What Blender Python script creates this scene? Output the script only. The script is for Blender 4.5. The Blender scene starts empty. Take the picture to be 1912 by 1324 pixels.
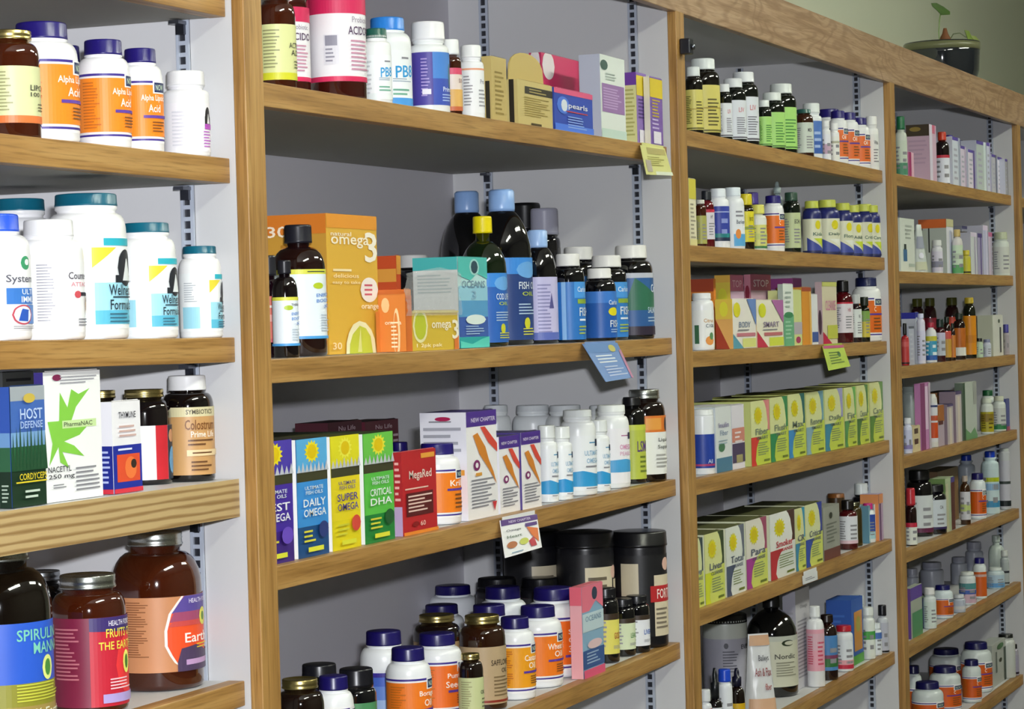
import bpy, bmesh, math, random
from mathutils import Vector
random.seed(7)
SC = bpy.context.scene
COL = SC.collection
# ------------------------------------------------------------------ camera, light, exposure
Z0 = 1.5                                   # eye height above the floor
CAM = Vector((-2.3862, -1.2814, -0.0136 + Z0)); YAW, PIT, ROL = 1.1951, -0.0114, -0.0276; FPX = 4841.74
FW = Vector((math.sin(YAW)*math.cos(PIT), math.cos(YAW)*math.cos(PIT), math.sin(PIT)))
_r0 = Vector((math.cos(YAW), -math.sin(YAW), 0)); _u0 = _r0.cross(FW)
RT = math.cos(ROL)*_r0 + math.sin(ROL)*_u0; UP = -math.sin(ROL)*_r0 + math.cos(ROL)*_u0
cd = bpy.data.cameras.new('camera'); cam = bpy.data.objects.new('camera', cd); COL.objects.link(cam)
cd.sensor_width = 36; cd.sensor_fit = 'HORIZONTAL'; cd.lens = FPX/1912*36; cd.clip_start = .05; cd.clip_end = 60
from mathutils import Matrix
cam.matrix_world = Matrix(((RT.x, UP.x, -FW.x, CAM.x), (RT.y, UP.y, -FW.y, CAM.y), (RT.z, UP.z, -FW.z, CAM.z), (0, 0, 0, 1)))
SC.camera = cam
SC.view_settings.view_transform = 'Standard'; SC.view_settings.look = 'None'
SC.view_settings.exposure = 0.0; SC.view_settings.gamma = 1; SC.view_settings.use_curve_mapping = False
wd = bpy.data.worlds.new('room_air'); SC.world = wd; wd.use_nodes = True
wd.node_tree.nodes['Background'].inputs[0].default_value = (.75, .8, .9, 1); wd.node_tree.nodes['Background'].inputs[1].default_value = .0
fl = bpy.data.lights.new('camera_flash', 'AREA'); fl.shape = 'RECTANGLE'; fl.size = .07; fl.size_y = .04; fl.energy = 70; fl.color = (.93, .95, 1)
flo = bpy.data.objects.new('camera_flash', fl); COL.objects.link(flo)
flo.matrix_world = cam.matrix_world @ Matrix.Translation((.07, .13, .0)) @ Matrix.Rotation(math.radians(12), 4, 'Y')
CEIL = 2.95
for lx, ly, e in ((-.6, -1.75, 15), (1.9, -1.75, 13), (4.4, -1.75, 9)):
    l = bpy.data.lights.new('ceiling_tube_light', 'AREA'); l.shape = 'RECTANGLE'; l.size = 1.2; l.size_y = .3; l.energy = e; l.color = (.97, 1, .84)
    o = bpy.data.objects.new('ceiling_tube_light', l); COL.objects.link(o); o.location = (lx, ly, CEIL - .1)

# ------------------------------------------------------------------ helpers
def proj(P):
    q = Vector(P) - CAM; w = q.dot(FW); return 956 + FPX*q.dot(RT)/w, 662 - FPX*q.dot(UP)/w, w
def ray(u, v): return FW + RT*((u-956)/FPX) - UP*((v-662)/FPX)
def hit(u, v, axis, val):
    d = ray(u, v); t = (val - CAM[axis])/d[axis]; return CAM + d*t
def x_at(u, y, z):
    k = (u-956)/FPX; a = RT*FPX/FPX - FW*k
    q = Vector((0, y, z)) - CAM; return -(a.y*q.y + a.z*q.z)/a.x + CAM.x
def z_at(v, x, y):
    k = -(v-662)/FPX; a = UP - FW*k
    return CAM.z - (a.x*(x-CAM.x) + a.y*(y-CAM.y))/a.z
def along(P, T, u):                        # distance along direction T from P whose image column is u
    k = (u-956)/FPX; a = RT - FW*k; q = Vector(P) - CAM
    return -a.dot(q)/a.dot(Vector(T))
def lin(h):
    h = h.lstrip('#'); c = [int(h[i:i+2], 16)/255 for i in (0, 2, 4)]
    return tuple(x/12.92 if x <= .04045 else ((x+.055)/1.055)**2.4 for x in c) + (1,)
MATS = {}
SPEC = {'p': (.3, 0), 'g': (.07, 0), 'm': (.28, 1), 'c': (.5, 0), 'f': (.3, .6), 't': (.45, 0), 'w': (.75, 0)}
def M(code):
    """'p#rrggbb' plastic, 'g' glossy glass, 'm' metal, 'c' printed card, 'f' foil, 't' ink, 'w' matt"""
    if code in MATS: return MATS[code]
    k, h = code[0], code[1:]
    m = bpy.data.materials.new({'p': 'plastic', 'g': 'dark_glass', 'm': 'metal', 'c': 'card', 'f': 'foil', 't': 'ink', 'w': 'matt'}[k] + '_' + h[1:])
    m.use_nodes = True; nt = m.node_tree; b = nt.nodes['Principled BSDF']
    b.inputs['Base Color'].default_value = lin(h); b.inputs['Roughness'].default_value = SPEC[k][0]; b.inputs['Metallic'].default_value = SPEC[k][1]
    if k in 'pmf':
        n = nt.nodes.new('ShaderNodeTexNoise'); n.inputs['Scale'].default_value = 60
        r = nt.nodes.new('ShaderNodeMapRange'); r.inputs['To Min'].default_value = SPEC[k][0]*.8; r.inputs['To Max'].default_value = SPEC[k][0]*1.25
        nt.links.new(n.outputs['Fac'], r.inputs['Value']); nt.links.new(r.outputs[0], b.inputs['Roughness'])
    if k == 'g': b.inputs['Coat Weight'].default_value = .6; b.inputs['Coat Roughness'].default_value = .03
    MATS[code] = m; return m
def oak(name, axis, base='#ab8146', dark='#8a632e', pale='#bb9458', scale=1.0, cathedral=False):
    m = bpy.data.materials.new(name); m.use_nodes = True; nt = m.node_tree; N = nt.nodes; L = nt.links; b = N['Principled BSDF']
    tc = N.new('ShaderNodeTexCoord'); mp = N.new('ShaderNodeMapping'); L.new(tc.outputs['Object'], mp.inputs[0])
    s = [46*scale]*3; s[axis] = 2.2*scale; mp.inputs['Scale'].default_value = s
    n1 = N.new('ShaderNodeTexNoise'); n1.inputs['Scale'].default_value = 1.4; n1.inputs['Detail'].default_value = 6; n1.inputs['Distortion'].default_value = .8
    L.new(mp.outputs[0], n1.inputs[0])
    cr = N.new('ShaderNodeValToRGB'); cr.color_ramp.elements[0].position = .3; cr.color_ramp.elements[0].color = lin(dark)
    cr.color_ramp.elements[1].position = .72; cr.color_ramp.elements[1].color = lin(pale)
    e = cr.color_ramp.elements.new(.5); e.color = lin(base); L.new(n1.outputs['Fac'], cr.inputs[0]); out = cr.outputs[0]
    if cathedral:
        mp2 = N.new('ShaderNodeMapping'); L.new(tc.outputs['Object'], mp2.inputs[0]); s2 = [5]*3; s2[axis] = 1.0; mp2.inputs['Scale'].default_value = s2
        n2 = N.new('ShaderNodeTexNoise'); n2.inputs['Scale'].default_value = 2.2; n2.inputs['Detail'].default_value = 1.5; n2.inputs['Distortion'].default_value = .6; L.new(mp2.outputs[0], n2.inputs[0])
        mm = N.new('ShaderNodeMath'); mm.operation = 'MULTIPLY'; mm.inputs[1].default_value = 85; L.new(n2.outputs['Fac'], mm.inputs[0])
        sn = N.new('ShaderNodeMath'); sn.operation = 'SINE'; L.new(mm.outputs[0], sn.inputs[0])
        mr = N.new('ShaderNodeMapRange'); mr.inputs['From Min'].default_value = .2; mr.inputs['From Max'].default_value = 1; mr.inputs['To Max'].default_value = .55; L.new(sn.outputs[0], mr.inputs['Value'])
        mx = N.new('ShaderNodeMixRGB'); mx.inputs[2].default_value = lin(dark); L.new(mr.outputs[0], mx.inputs[0]); L.new(out, mx.inputs[1]); out = mx.outputs[0]
    mp3 = N.new('ShaderNodeMapping'); L.new(tc.outputs['Object'], mp3.inputs[0]); s3 = [420]*3; s3[axis] = 14; mp3.inputs['Scale'].default_value = s3
    n3 = N.new('ShaderNodeTexNoise'); n3.inputs['Scale'].default_value = 1; n3.inputs['Detail'].default_value = 3; L.new(mp3.outputs[0], n3.inputs[0])
    m3 = N.new('ShaderNodeMapRange'); m3.inputs['From Min'].default_value = .5; m3.inputs['From Max'].default_value = .68; m3.inputs['To Max'].default_value = .55; L.new(n3.outputs['Fac'], m3.inputs['Value'])
    x3 = N.new('ShaderNodeMixRGB'); x3.inputs[2].default_value = lin('#74501f'); L.new(m3.outputs[0], x3.inputs[0]); L.new(out, x3.inputs[1]); out = x3.outputs[0]
    L.new(out, b.inputs['Base Color']); b.inputs['Roughness'].default_value = .42
    bp = N.new('ShaderNodeBump'); bp.inputs['Strength'].default_value = .08; L.new(n1.outputs['Fac'], bp.inputs['Height']); L.new(bp.outputs[0], b.inputs['Normal'])
    return m
def paint(name, c, rough=.55, var=.04, sc=3.):
    m = bpy.data.materials.new(name); m.use_nodes = True; nt = m.node_tree; N = nt.nodes; L = nt.links; b = N['Principled BSDF']
    tc = N.new('ShaderNodeTexCoord'); n = N.new('ShaderNodeTexNoise'); n.inputs['Scale'].default_value = sc; n.inputs['Detail'].default_value = 5; L.new(tc.outputs['Object'], n.inputs[0])
    hs = N.new('ShaderNodeHueSaturation'); hs.inputs['Color'].default_value = lin(c)
    mr = N.new('ShaderNodeMapRange'); mr.inputs['To Min'].default_value = 1-var; mr.inputs['To Max'].default_value = 1+var; L.new(n.outputs['Fac'], mr.inputs['Value']); L.new(mr.outputs[0], hs.inputs['Value'])
    L.new(hs.outputs[0], b.inputs['Base Color']); b.inputs['Roughness'].default_value = rough; return m
class MB:
    def __init__(s): s.v = []; s.f = []; s.m = []; s.mats = []; s.sm = []
    def mi(s, mat):
        if isinstance(mat, str): mat = M(mat)
        if mat not in s.mats: s.mats.append(mat)
        return s.mats.index(mat)
    def add(s, vs, fs, mat, smooth=False):
        o = len(s.v); s.v += [tuple(v) for v in vs]; k = s.mi(mat)
        for f in fs: s.f.append([i+o for i in f]); s.m.append(k); s.sm.append(smooth)
    def box(s, a, b, mat):
        x0, y0, z0 = a; x1, y1, z1 = b
        s.add([(x0,y0,z0),(x1,y0,z0),(x1,y1,z0),(x0,y1,z0),(x0,y0,z1),(x1,y0,z1),(x1,y1,z1),(x0,y1,z1)],
              [(0,3,2,1),(4,5,6,7),(0,1,5,4),(1,2,6,5),(2,3,7,6),(3,0,4,7)], mat)
    def lathe(s, prof, mat, n=32, ribs=None, smooth=True, cx=0, cy=0):
        vs = []; fs = []
        for j, (r, z) in enumerate(prof):
            for i in range(n):
                a = 2*math.pi*i/n; q = r
                if ribs and ribs[0] <= j <= ribs[1] and i % 2: q = r*.965
                vs.append((cx+q*math.cos(a), cy+q*math.sin(a), z))
        for j in range(len(prof)-1):
            for i in range(n):
                k = (i+1) % n; fs.append((j*n+i, j*n+k, (j+1)*n+k, (j+1)*n+i))
        fs.append(tuple(range(n))[::-1]); fs.append(tuple(range((len(prof)-1)*n, len(prof)*n)))
        s.add(vs, fs, mat, smooth)
    def obj(s, name, parent=None, loc=(0, 0, 0), bevel=0):
        me = bpy.data.meshes.new(name); me.from_pydata(s.v, [], s.f)
        for m in s.mats: me.materials.append(m)
        me.polygons.foreach_set('material_index', s.m); me.polygons.foreach_set('use_smooth', s.sm); me.update()
        o = bpy.data.objects.new(name, me); COL.objects.link(o); o.location = loc
        if parent: o.parent = parent
        if bevel:
            b = o.modifiers.new('bevel', 'BEVEL'); b.width = bevel; b.segments = 2; b.limit_method = 'ANGLE'
        return o
def empty(name, loc, rz=0):
    o = bpy.data.objects.new(name, None); COL.objects.link(o); o.location = loc; o.rotation_euler.z = rz; o.empty_display_size = .02; return o
def tag(o, label=None, cat=None, group=None, kind=None):
    for k, v in (('label', label), ('category', cat), ('group', group), ('kind', kind)):
        if v: o[k] = v
    return o
GL = {}
def glyphs(t):
    if t not in GL:
        c = bpy.data.curves.new('t', 'FONT'); c.body = t; c.resolution_u = 2; c.offset = .012; o = bpy.data.objects.new('t', c); COL.objects.link(o)
        dg = bpy.context.evaluated_depsgraph_get(); me = bpy.data.meshes.new_from_object(o.evaluated_get(dg))
        vs = [(v.co.x, v.co.y) for v in me.vertices]; fs = [tuple(p.vertices) for p in me.polygons]
        bpy.data.objects.remove(o); bpy.data.meshes.remove(me); bpy.data.curves.remove(c)
        if vs:
            a = min(v[0] for v in vs); b = max(v[0] for v in vs); e = min(v[1] for v in vs); f = max(v[1] for v in vs)
            vs = [((x-a)/(b-a)-.5, (y-e)/(f-e)-.5) for x, y in vs]
        GL[t] = (vs, fs)
    return GL[t]
def decorate(mb, els, mp, step=.12, clip=None):
    """els: ('r',x0,y0,x1,y1,col) ('c',cx,cy,rx,ry,col) ('p',[(x,y)..],col) ('t',text,cx,cy,w,h,col[,slant]) ('l',cx,w,y0,y1,n,col); mp(x,y,lift) -> point"""
    for i, e in enumerate(els):
        lift = .0005 + .00015*i; k = e[0]
        if k == 't':
            vs, fs = glyphs(e[1]); sl = e[7] if len(e) > 7 else 0
            mb.add([mp(e[2]+x*e[4], e[3]+y*e[5]+x*sl, lift+.0002) for x, y in vs], fs, 't'+e[6]); continue
        if k == 'l':
            n = e[5]; hh = abs(e[4]-e[3])/n*.42
            for j in range(n):
                y = e[3] + (e[4]-e[3])*(j+.5)/n; w = e[2]*random.uniform(.6, 1)
                a = e[1]-e[2]/2; m_ = max(2, int(w/step)+1)
                xs = [a+w*q/m_ for q in range(m_+1)]
                mb.add([mp(x, y+s*hh/2, lift) for x in xs for s in (-1, 1)], [(2*q, 2*q+2, 2*q+3, 2*q+1) for q in range(m_)], 't'+e[6])
            continue
        if k == 'r': a, b = e[1], e[3]; fn = lambda x: (e[2], e[4])
        elif k == 'c': a, b = e[1]-e[3], e[1]+e[3]; fn = lambda x: (e[2]-e[4]*math.sqrt(max(0, 1-((x-e[1])/e[3])**2)), e[2]+e[4]*math.sqrt(max(0, 1-((x-e[1])/e[3])**2)))
        else:
            P = e[1]; a = min(p[0] for p in P); b = max(p[0] for p in P)
            if len(e) > 3:                       # flat free outline
                mb.add([mp(x, y, lift) for x, y in P], [tuple(range(len(P)))], 't'+e[2]); continue
            def fn(x, P=P):
                ys = []
                for q in range(len(P)):
                    (x0, y0), (x1, y1) = P[q], P[(q+1) % len(P)]
                    if x0 != x1 and min(x0, x1)-1e-9 <= x <= max(x0, x1)+1e-9: ys.append(y0+(y1-y0)*(x-x0)/(x1-x0))
                    elif x0 == x1 and abs(x-x0) < 1e-9: ys += [y0, y1]
                return (min(ys), max(ys)) if ys else (0, 0)
        if k == 'c' and clip: a, b = max(a, -clip), min(b, clip)
        n = max(1 if k == 'r' else 12, int((b-a)/step)+1); xs = [a+(b-a)*q/n for q in range(n+1)]
        vs = []
        for x in xs:
            lo, hi = fn(x); lo, hi = max(0, lo), min(1, hi); vs += [mp(x, lo, lift), mp(x, hi, lift)]
        mb.add(vs, [(2*q, 2*q+2, 2*q+3, 2*q+1) for q in range(n)], 't'+e[-1])
# ------------------------------------------------------------------ measured geometry of the shelving
RX = [-1.352, .1481, 1.6692, 3.1692, 4.653, 6.15]        # right faces of the uprights
SW, TS, YS, DB, TH = .0428, .015, .0211, .3988, .0265
SH = {(1,1):(.3439,.3526),(1,2):(.1767,.1737),(1,3):(-.0071,-.019),(1,4):(-.1697,-.1712),(1,5):(-.3889,-.3898),(1,6):(-.68,-.68),
 (2,1):(.2623,.2679),(2,2):(-.0447,-.0418),(2,3):(-.2745,-.2716),(2,4):(-.543,-.5369),(2,5):(-.82,-.82),
 (3,1):(.3026,.2974),(3,2):(.1107,.1092),(3,3):(-.0661,-.0711),(3,4):(-.2789,-.2851),(3,5):(-.4976,-.4986),(3,6):(-.7432,-.7431),(3,7):(-.99,-.99),
 (4,1):(.297,.2974),(4,2):(.0812,.0812),(4,3):(-.1301,-.1308),(4,4):(-.3287,-.3328),(4,5):(-.537,-.5453),(4,6):(-.749,-.7436),(4,7):(-.994,-.994),
 (5,1):(.297,.297),(5,2):(.08,.08),(5,3):(-.13,-.13),(5,4):(-.33,-.33),(5,5):(-.54,-.54),(5,6):(-.75,-.75)}
PX = {b: RX[b]-SW for b in range(6)}                      # face of the panel closing bay b
ZB, ZT = .4865+Z0, .5751+Z0                               # fascia
def shelf_z(b, s, x):
    x0, x1 = RX[b-1], PX[b]; a, c = SH[(b, s)]; return Z0 + a + (c-a)*(x-x0)/(x1-x0)
oakH = oak('oak_horizontal', 0); oakV = oak('oak_vertical', 2); oakF = oak('oak_fascia', 0, '#ab8c6c', '#846244', '#b89c80', 1, True)
white = paint('shelf_paint', '#d0d0d2', .5, .02, 4); backp = paint('back_panel_paint', '#d0ced6', .6, .03, 2)
under = paint('underside_shade', '#98968f', .7, .04, 3)  # board paint darkened: shade under the shelves put into the colour
galv = M('p#b3bbca')
# room
def slab(name, a, b, mat):
    m = MB(); m.box(a, b, mat); o = m.obj(name); tag(o, kind='structure'); return o
X0, X1, Y0, Y1 = -4.2, 7.6, -3.6, DB+.03
slab('floor', (X0, Y0, -.05), (X1, Y1, 0), paint('floor_vinyl', '#4a463f', .5, .06, 2))
slab('ceiling', (X0, Y0, CEIL), (X1, Y1, CEIL+.05), paint('ceiling_paint', '#d8d6cc', .8, .02))
wallm = paint('wall_paint', '#c6cab6', .75, .03, 1.2)
wallf = paint('far_wall_paint', '#6e6c62', .8, .03, 1.2)
slab('wall_back', (X0, Y1, 0), (X1, Y1+.06, CEIL), wallm); slab('wall_front', (X0, Y0-.06, 0), (X1, Y0, CEIL), wallf)
slab('wall_left', (X0-.06, Y0, 0), (X0, Y1, CEIL), wallf); slab('wall_right', (X1, Y0, 0), (X1+.06, Y1, CEIL), wallm)
for lx in (-.6, 1.9, 4.4):
    r = empty('ceiling_light', (lx, -1.75, CEIL)); tag(r, 'white fluorescent ceiling light over the aisle in front of the shelves', 'ceiling light', 'ceiling lights over the aisle')
    m = MB(); m.box((-.64, -.19, -.06), (.64, .19, 0), 'p#e8e8e4'); m.obj('housing', r)
    em = bpy.data.materials.get('tube_glow')
    if not em:
        em = bpy.data.materials.new('tube_glow'); em.use_nodes = True; bs = em.node_tree.nodes['Principled BSDF']; bs.inputs['Emission Color'].default_value = (.97, 1, .84, 1); bs.inputs['Emission Strength'].default_value = 75
    for ty in (-.09, .09):
        m = MB(); m.lathe([(.013, -.6), (.013, .6)], em, 12); o = m.obj('tube', r, (0, ty, -.075)); o.rotation_euler.y = math.pi/2
# the case
unit = empty('shelving_unit', (0, 0, 0)); tag(unit, 'long built-in oak-fronted wall shelving with grey interior, stocked with supplements', 'shelving')
m = MB(); m.box((RX[0]-SW, DB, .02), (RX[5], DB+.012, ZT-.02), backp); m.obj('back_panel', unit)
for k in range(6):
    m = MB(); m.box((PX[k], TS, .02), (RX[k], DB, ZT-.03), white); m.obj('side_panel', unit)
    m = MB(); m.box((PX[k], 0, .02), (RX[k], TS, ZB+.002), oakV); m.obj('stile', unit, bevel=.0012)
ztop = z_at(130, x_at(1337, DB, .5+Z0), DB)
m = MB(); m.box((RX[0]-SW, 0, ZB), (RX[5], TS, ZT), oakF); m.obj('top_rail', unit, bevel=.0015)
for k in range(1, 6):
    m = MB(); m.box((RX[k-1], TS, ztop), (PX[k], DB, ztop+.02), white); m.obj('top_panel', unit)
    m = MB(); m.box((RX[k-1], TS, .08), (PX[k], DB, .1), white); m.obj('bottom_panel', unit)
m = MB(); m.box((RX[0]-SW, -.002, 0), (RX[5], TS, .1), oakH); m.obj('base_rail', unit)
# slotted standards
yf = hit(1190, 345, 0, PX[2]).y; yr = hit(912, 330, 0, PX[2]).y
def standard(x, y, side, z0=.11, z1=None):
    z1 = z1 or ztop-.004
    m = MB(); d = .004*side; w = .0078
    m.box((min(x, x+d*.2), y-w, z0), (max(x, x+d*.2), y+w, z1), 'p#2c2e36')
    for a, b in ((y-w, y-w+.004), (y+w-.0035, y+w)): m.box((min(x, x+d), a, z0), (max(x, x+d), b, z1), galv)
    n = int((z1-z0)/.0127)
    for i in range(n):
        z = z0 + i*.0127; m.box((min(x, x+d*.8), y-w+.004, z), (max(x, x+d*.8), y+w-.0035, z+.0045), galv)
    return m.obj('shelf_standard', unit)
for k in range(1, 6):
    for y in (yf, yr):
        st = standard(PX[k], y, -1); standard(RX[k-1], y, 1)
        if k < 6:
            for (b, s) in SH:
                if b == k:
                    z = Z0 + SH[(b, s)][1] - (.041 if (b, s) == (1, 4) else TH); m = MB(); X = PX[k]
                    m.box((X-.022, y-.006, z-.0055), (X-.0042, y+.006, z-.0015), 'm#6a6e78'); m.box((X-.009, y-.005, z-.016), (X-.0042, y+.005, z-.0055), 'm#4a4d56'); m.obj('shelf_clip', st)
# small black latch on the upright
p0 = hit(1269, 72, 1, -.001); p1 = hit(1283, 105, 1, -.001)
r = empty('cabinet_catch', (p0.x, 0, p1.z)); tag(r, 'small black plastic catch on the oak upright beneath the top rail', 'catch')
m = MB(); m.box((0, -.018, 0), (.020, -.0004, p0.z-p1.z), 'p#22242c'); m.obj('housing', r, bevel=.002)
m = MB(); m.lathe([(.005, 0), (.005, .004), (.003, .005)], 'm#8a909c', 12); o = m.obj('roller', r, (.010, -.0185, .012)); o.rotation_euler.x = math.pi/2
# shelves
ROWS = {1: {1: 'above', 2: 'top', 3: 'second', 4: 'third', 5: 'bottom'}, 2: {1: 'top', 2: 'second', 3: 'third', 4: 'bottom'},
        3: {1: 'top', 2: 'second', 3: 'third', 4: 'fourth', 5: 'fifth', 6: 'bottom'}, 4: {1: 'top', 2: 'second', 3: 'third', 4: 'fourth', 5: 'fifth', 6: 'sixth', 7: 'bottom'}}
BAY = {1: 'first', 2: 'second', 3: 'third', 4: 'fourth'}
def loc_words(b, s): return f"{ROWS[b][s]} row of {BAY[b]} bay"
ply = bpy.data.materials.new('plywood_edge'); ply.use_nodes = True
def _ply():
    nt = ply.node_tree; N = nt.nodes; L = nt.links; b = N['Principled BSDF']; tc = N.new('ShaderNodeTexCoord'); sp = N.new('ShaderNodeSeparateXYZ'); L.new(tc.outputs['Object'], sp.inputs[0])
    mp = N.new('ShaderNodeMapping'); mp.inputs['Scale'].default_value = (4, 20, 60); L.new(tc.outputs['Object'], mp.inputs[0]); n = N.new('ShaderNodeTexNoise'); n.inputs['Scale'].default_value = 2; L.new(mp.outputs[0], n.inputs[0])
    a = N.new('ShaderNodeMath'); a.operation = 'MULTIPLY_ADD'; a.inputs[1].default_value = .006; L.new(n.outputs['Fac'], a.inputs[0]); L.new(sp.outputs['Z'], a.inputs[2])
    c = N.new('ShaderNodeMath'); c.operation = 'MULTIPLY'; c.inputs[1].default_value = 2*math.pi/.0085; L.new(a.outputs[0], c.inputs[0])
    s = N.new('ShaderNodeMath'); s.operation = 'SINE'; L.new(c.outputs[0], s.inputs[0]); r = N.new('ShaderNodeValToRGB'); r.color_ramp.elements[0].color = lin('#937345'); r.color_ramp.elements[1].color = lin('#bfa473'); r.color_ramp.elements[1].position = .6
    m_ = N.new('ShaderNodeMapRange'); m_.inputs['From Min'].default_value = -1; L.new(s.outputs[0], m_.inputs['Value']); L.new(m_.outputs[0], r.inputs[0]); L.new(r.outputs[0], b.inputs['Base Color'])
_ply()
for (b, s), (za, zb) in SH.items():
    x0, x1 = RX[b-1]+.0015, PX[b]-.0015; t = .041 if (b, s) == (1, 4) else TH
    rt = empty('shelf_board', ((x0+x1)/2, YS, Z0+(za+zb)/2)); rt.rotation_euler.y = -math.atan2(zb-za, x1-x0); w = (x1-x0)/2
    if b in ROWS and s in ROWS[b] and ROWS[b][s] != 'above':
        L_ = ('rough plywood shelf board without edging under the ' if (b, s) == (1, 4) else 'grey shelf board with oak front edging under the ') + loc_words(b, s)
    elif (b, s) == (1, 1): L_ = 'grey shelf board with oak edging, highest one in the first bay'
    else: L_ = f"grey shelf board with oak edging low in the {BAY.get(b, 'fifth')} bay" if b < 5 else 'grey shelf board with oak edging in the fifth bay, edge just in view'
    tag(rt, L_, 'shelf', 'shelf boards')
    fr = DB-YS-.002
    m = MB()
    if (b, s) == (1, 4): m.box((-w+.004, .0005, -t), (w-.004, fr, -.0006), ply); m.box((-w, 0, -t), (w, .0006, -.0001), ply); m.box((-w+.004, .0006, -.0006), (w-.004, fr, 0), white); m.obj('board', rt)
    else:
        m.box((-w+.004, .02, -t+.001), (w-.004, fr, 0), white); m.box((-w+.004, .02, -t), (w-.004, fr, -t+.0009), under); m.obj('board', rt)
        m = MB(); m.box((-w, 0, -t), (w, .0198, .0003), oakH); m.obj('edge_banding', rt, bevel=.001)
# ------------------------------------------------------------------ goods
FOOT = {}; USED = {}; LOG = []
def clash(key, f):
    for g in FOOT.get(key, []):
        if f[0] == 'c' and g[0] == 'c':
            if math.hypot(f[1]-g[1], f[2]-g[2]) < f[3]+g[3]+.0005: return True
        elif f[0] == 'b' and g[0] == 'b':
            if f[1] < g[3] and g[1] < f[3] and f[2] < g[4] and g[2] < f[4]: return True
        else:
            c, q = (f, g) if f[0] == 'c' else (g, f)
            dx = max(q[1]-c[1], 0, c[1]-q[3]); dy = max(q[2]-c[2], 0, c[2]-q[4])
            if math.hypot(dx, dy) < c[3]+.0005: return True
    return False
def azcam(x, y): return math.atan2(CAM.y-y, CAM.x-x)
KIND = {  # cap radius, cap height, neck height, shoulder height (of total), neck radius, roundness
 'pill': (.73, .14, .025, .13, .68), 'glass': (.74, .085, .03, .14, .66), 'wide': (.79, .085, .05, .13, .74), 'strt': (.82, .17, .05, .06, .72),
 'syr': (.52, .14, .03, .17, .42), 'oil': (.42, .13, .06, .22, .3), 'wine': (.42, .13, .12, .3, .3), 'jar': (.60, .085, .04, .23, .55), 'jar2': (.74, .10, .03, .15, .68),
 'tub': (1.03, .13, .0, .02, .98), 'tube': (.5, .06, .0, .05, .5), 'can': (1.0, .08, 0, .01, .98), 'vial': (.8, .2, .03, .08, .6), 'drop': (.62, .16, .03, .12, .4)}
NAMES = {'pill': 'pill_bottle', 'glass': 'glass_bottle', 'wide': 'pill_jar', 'strt': 'pill_bottle', 'syr': 'syrup_bottle', 'oil': 'oil_bottle', 'wine': 'oil_bottle', 'jar': 'glass_jar', 'jar2': 'glass_jar',
         'tub': 'powder_tub', 'tube': 'tube_bottle', 'can': 'canister', 'vial': 'vial', 'drop': 'dropper_bottle'}
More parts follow.
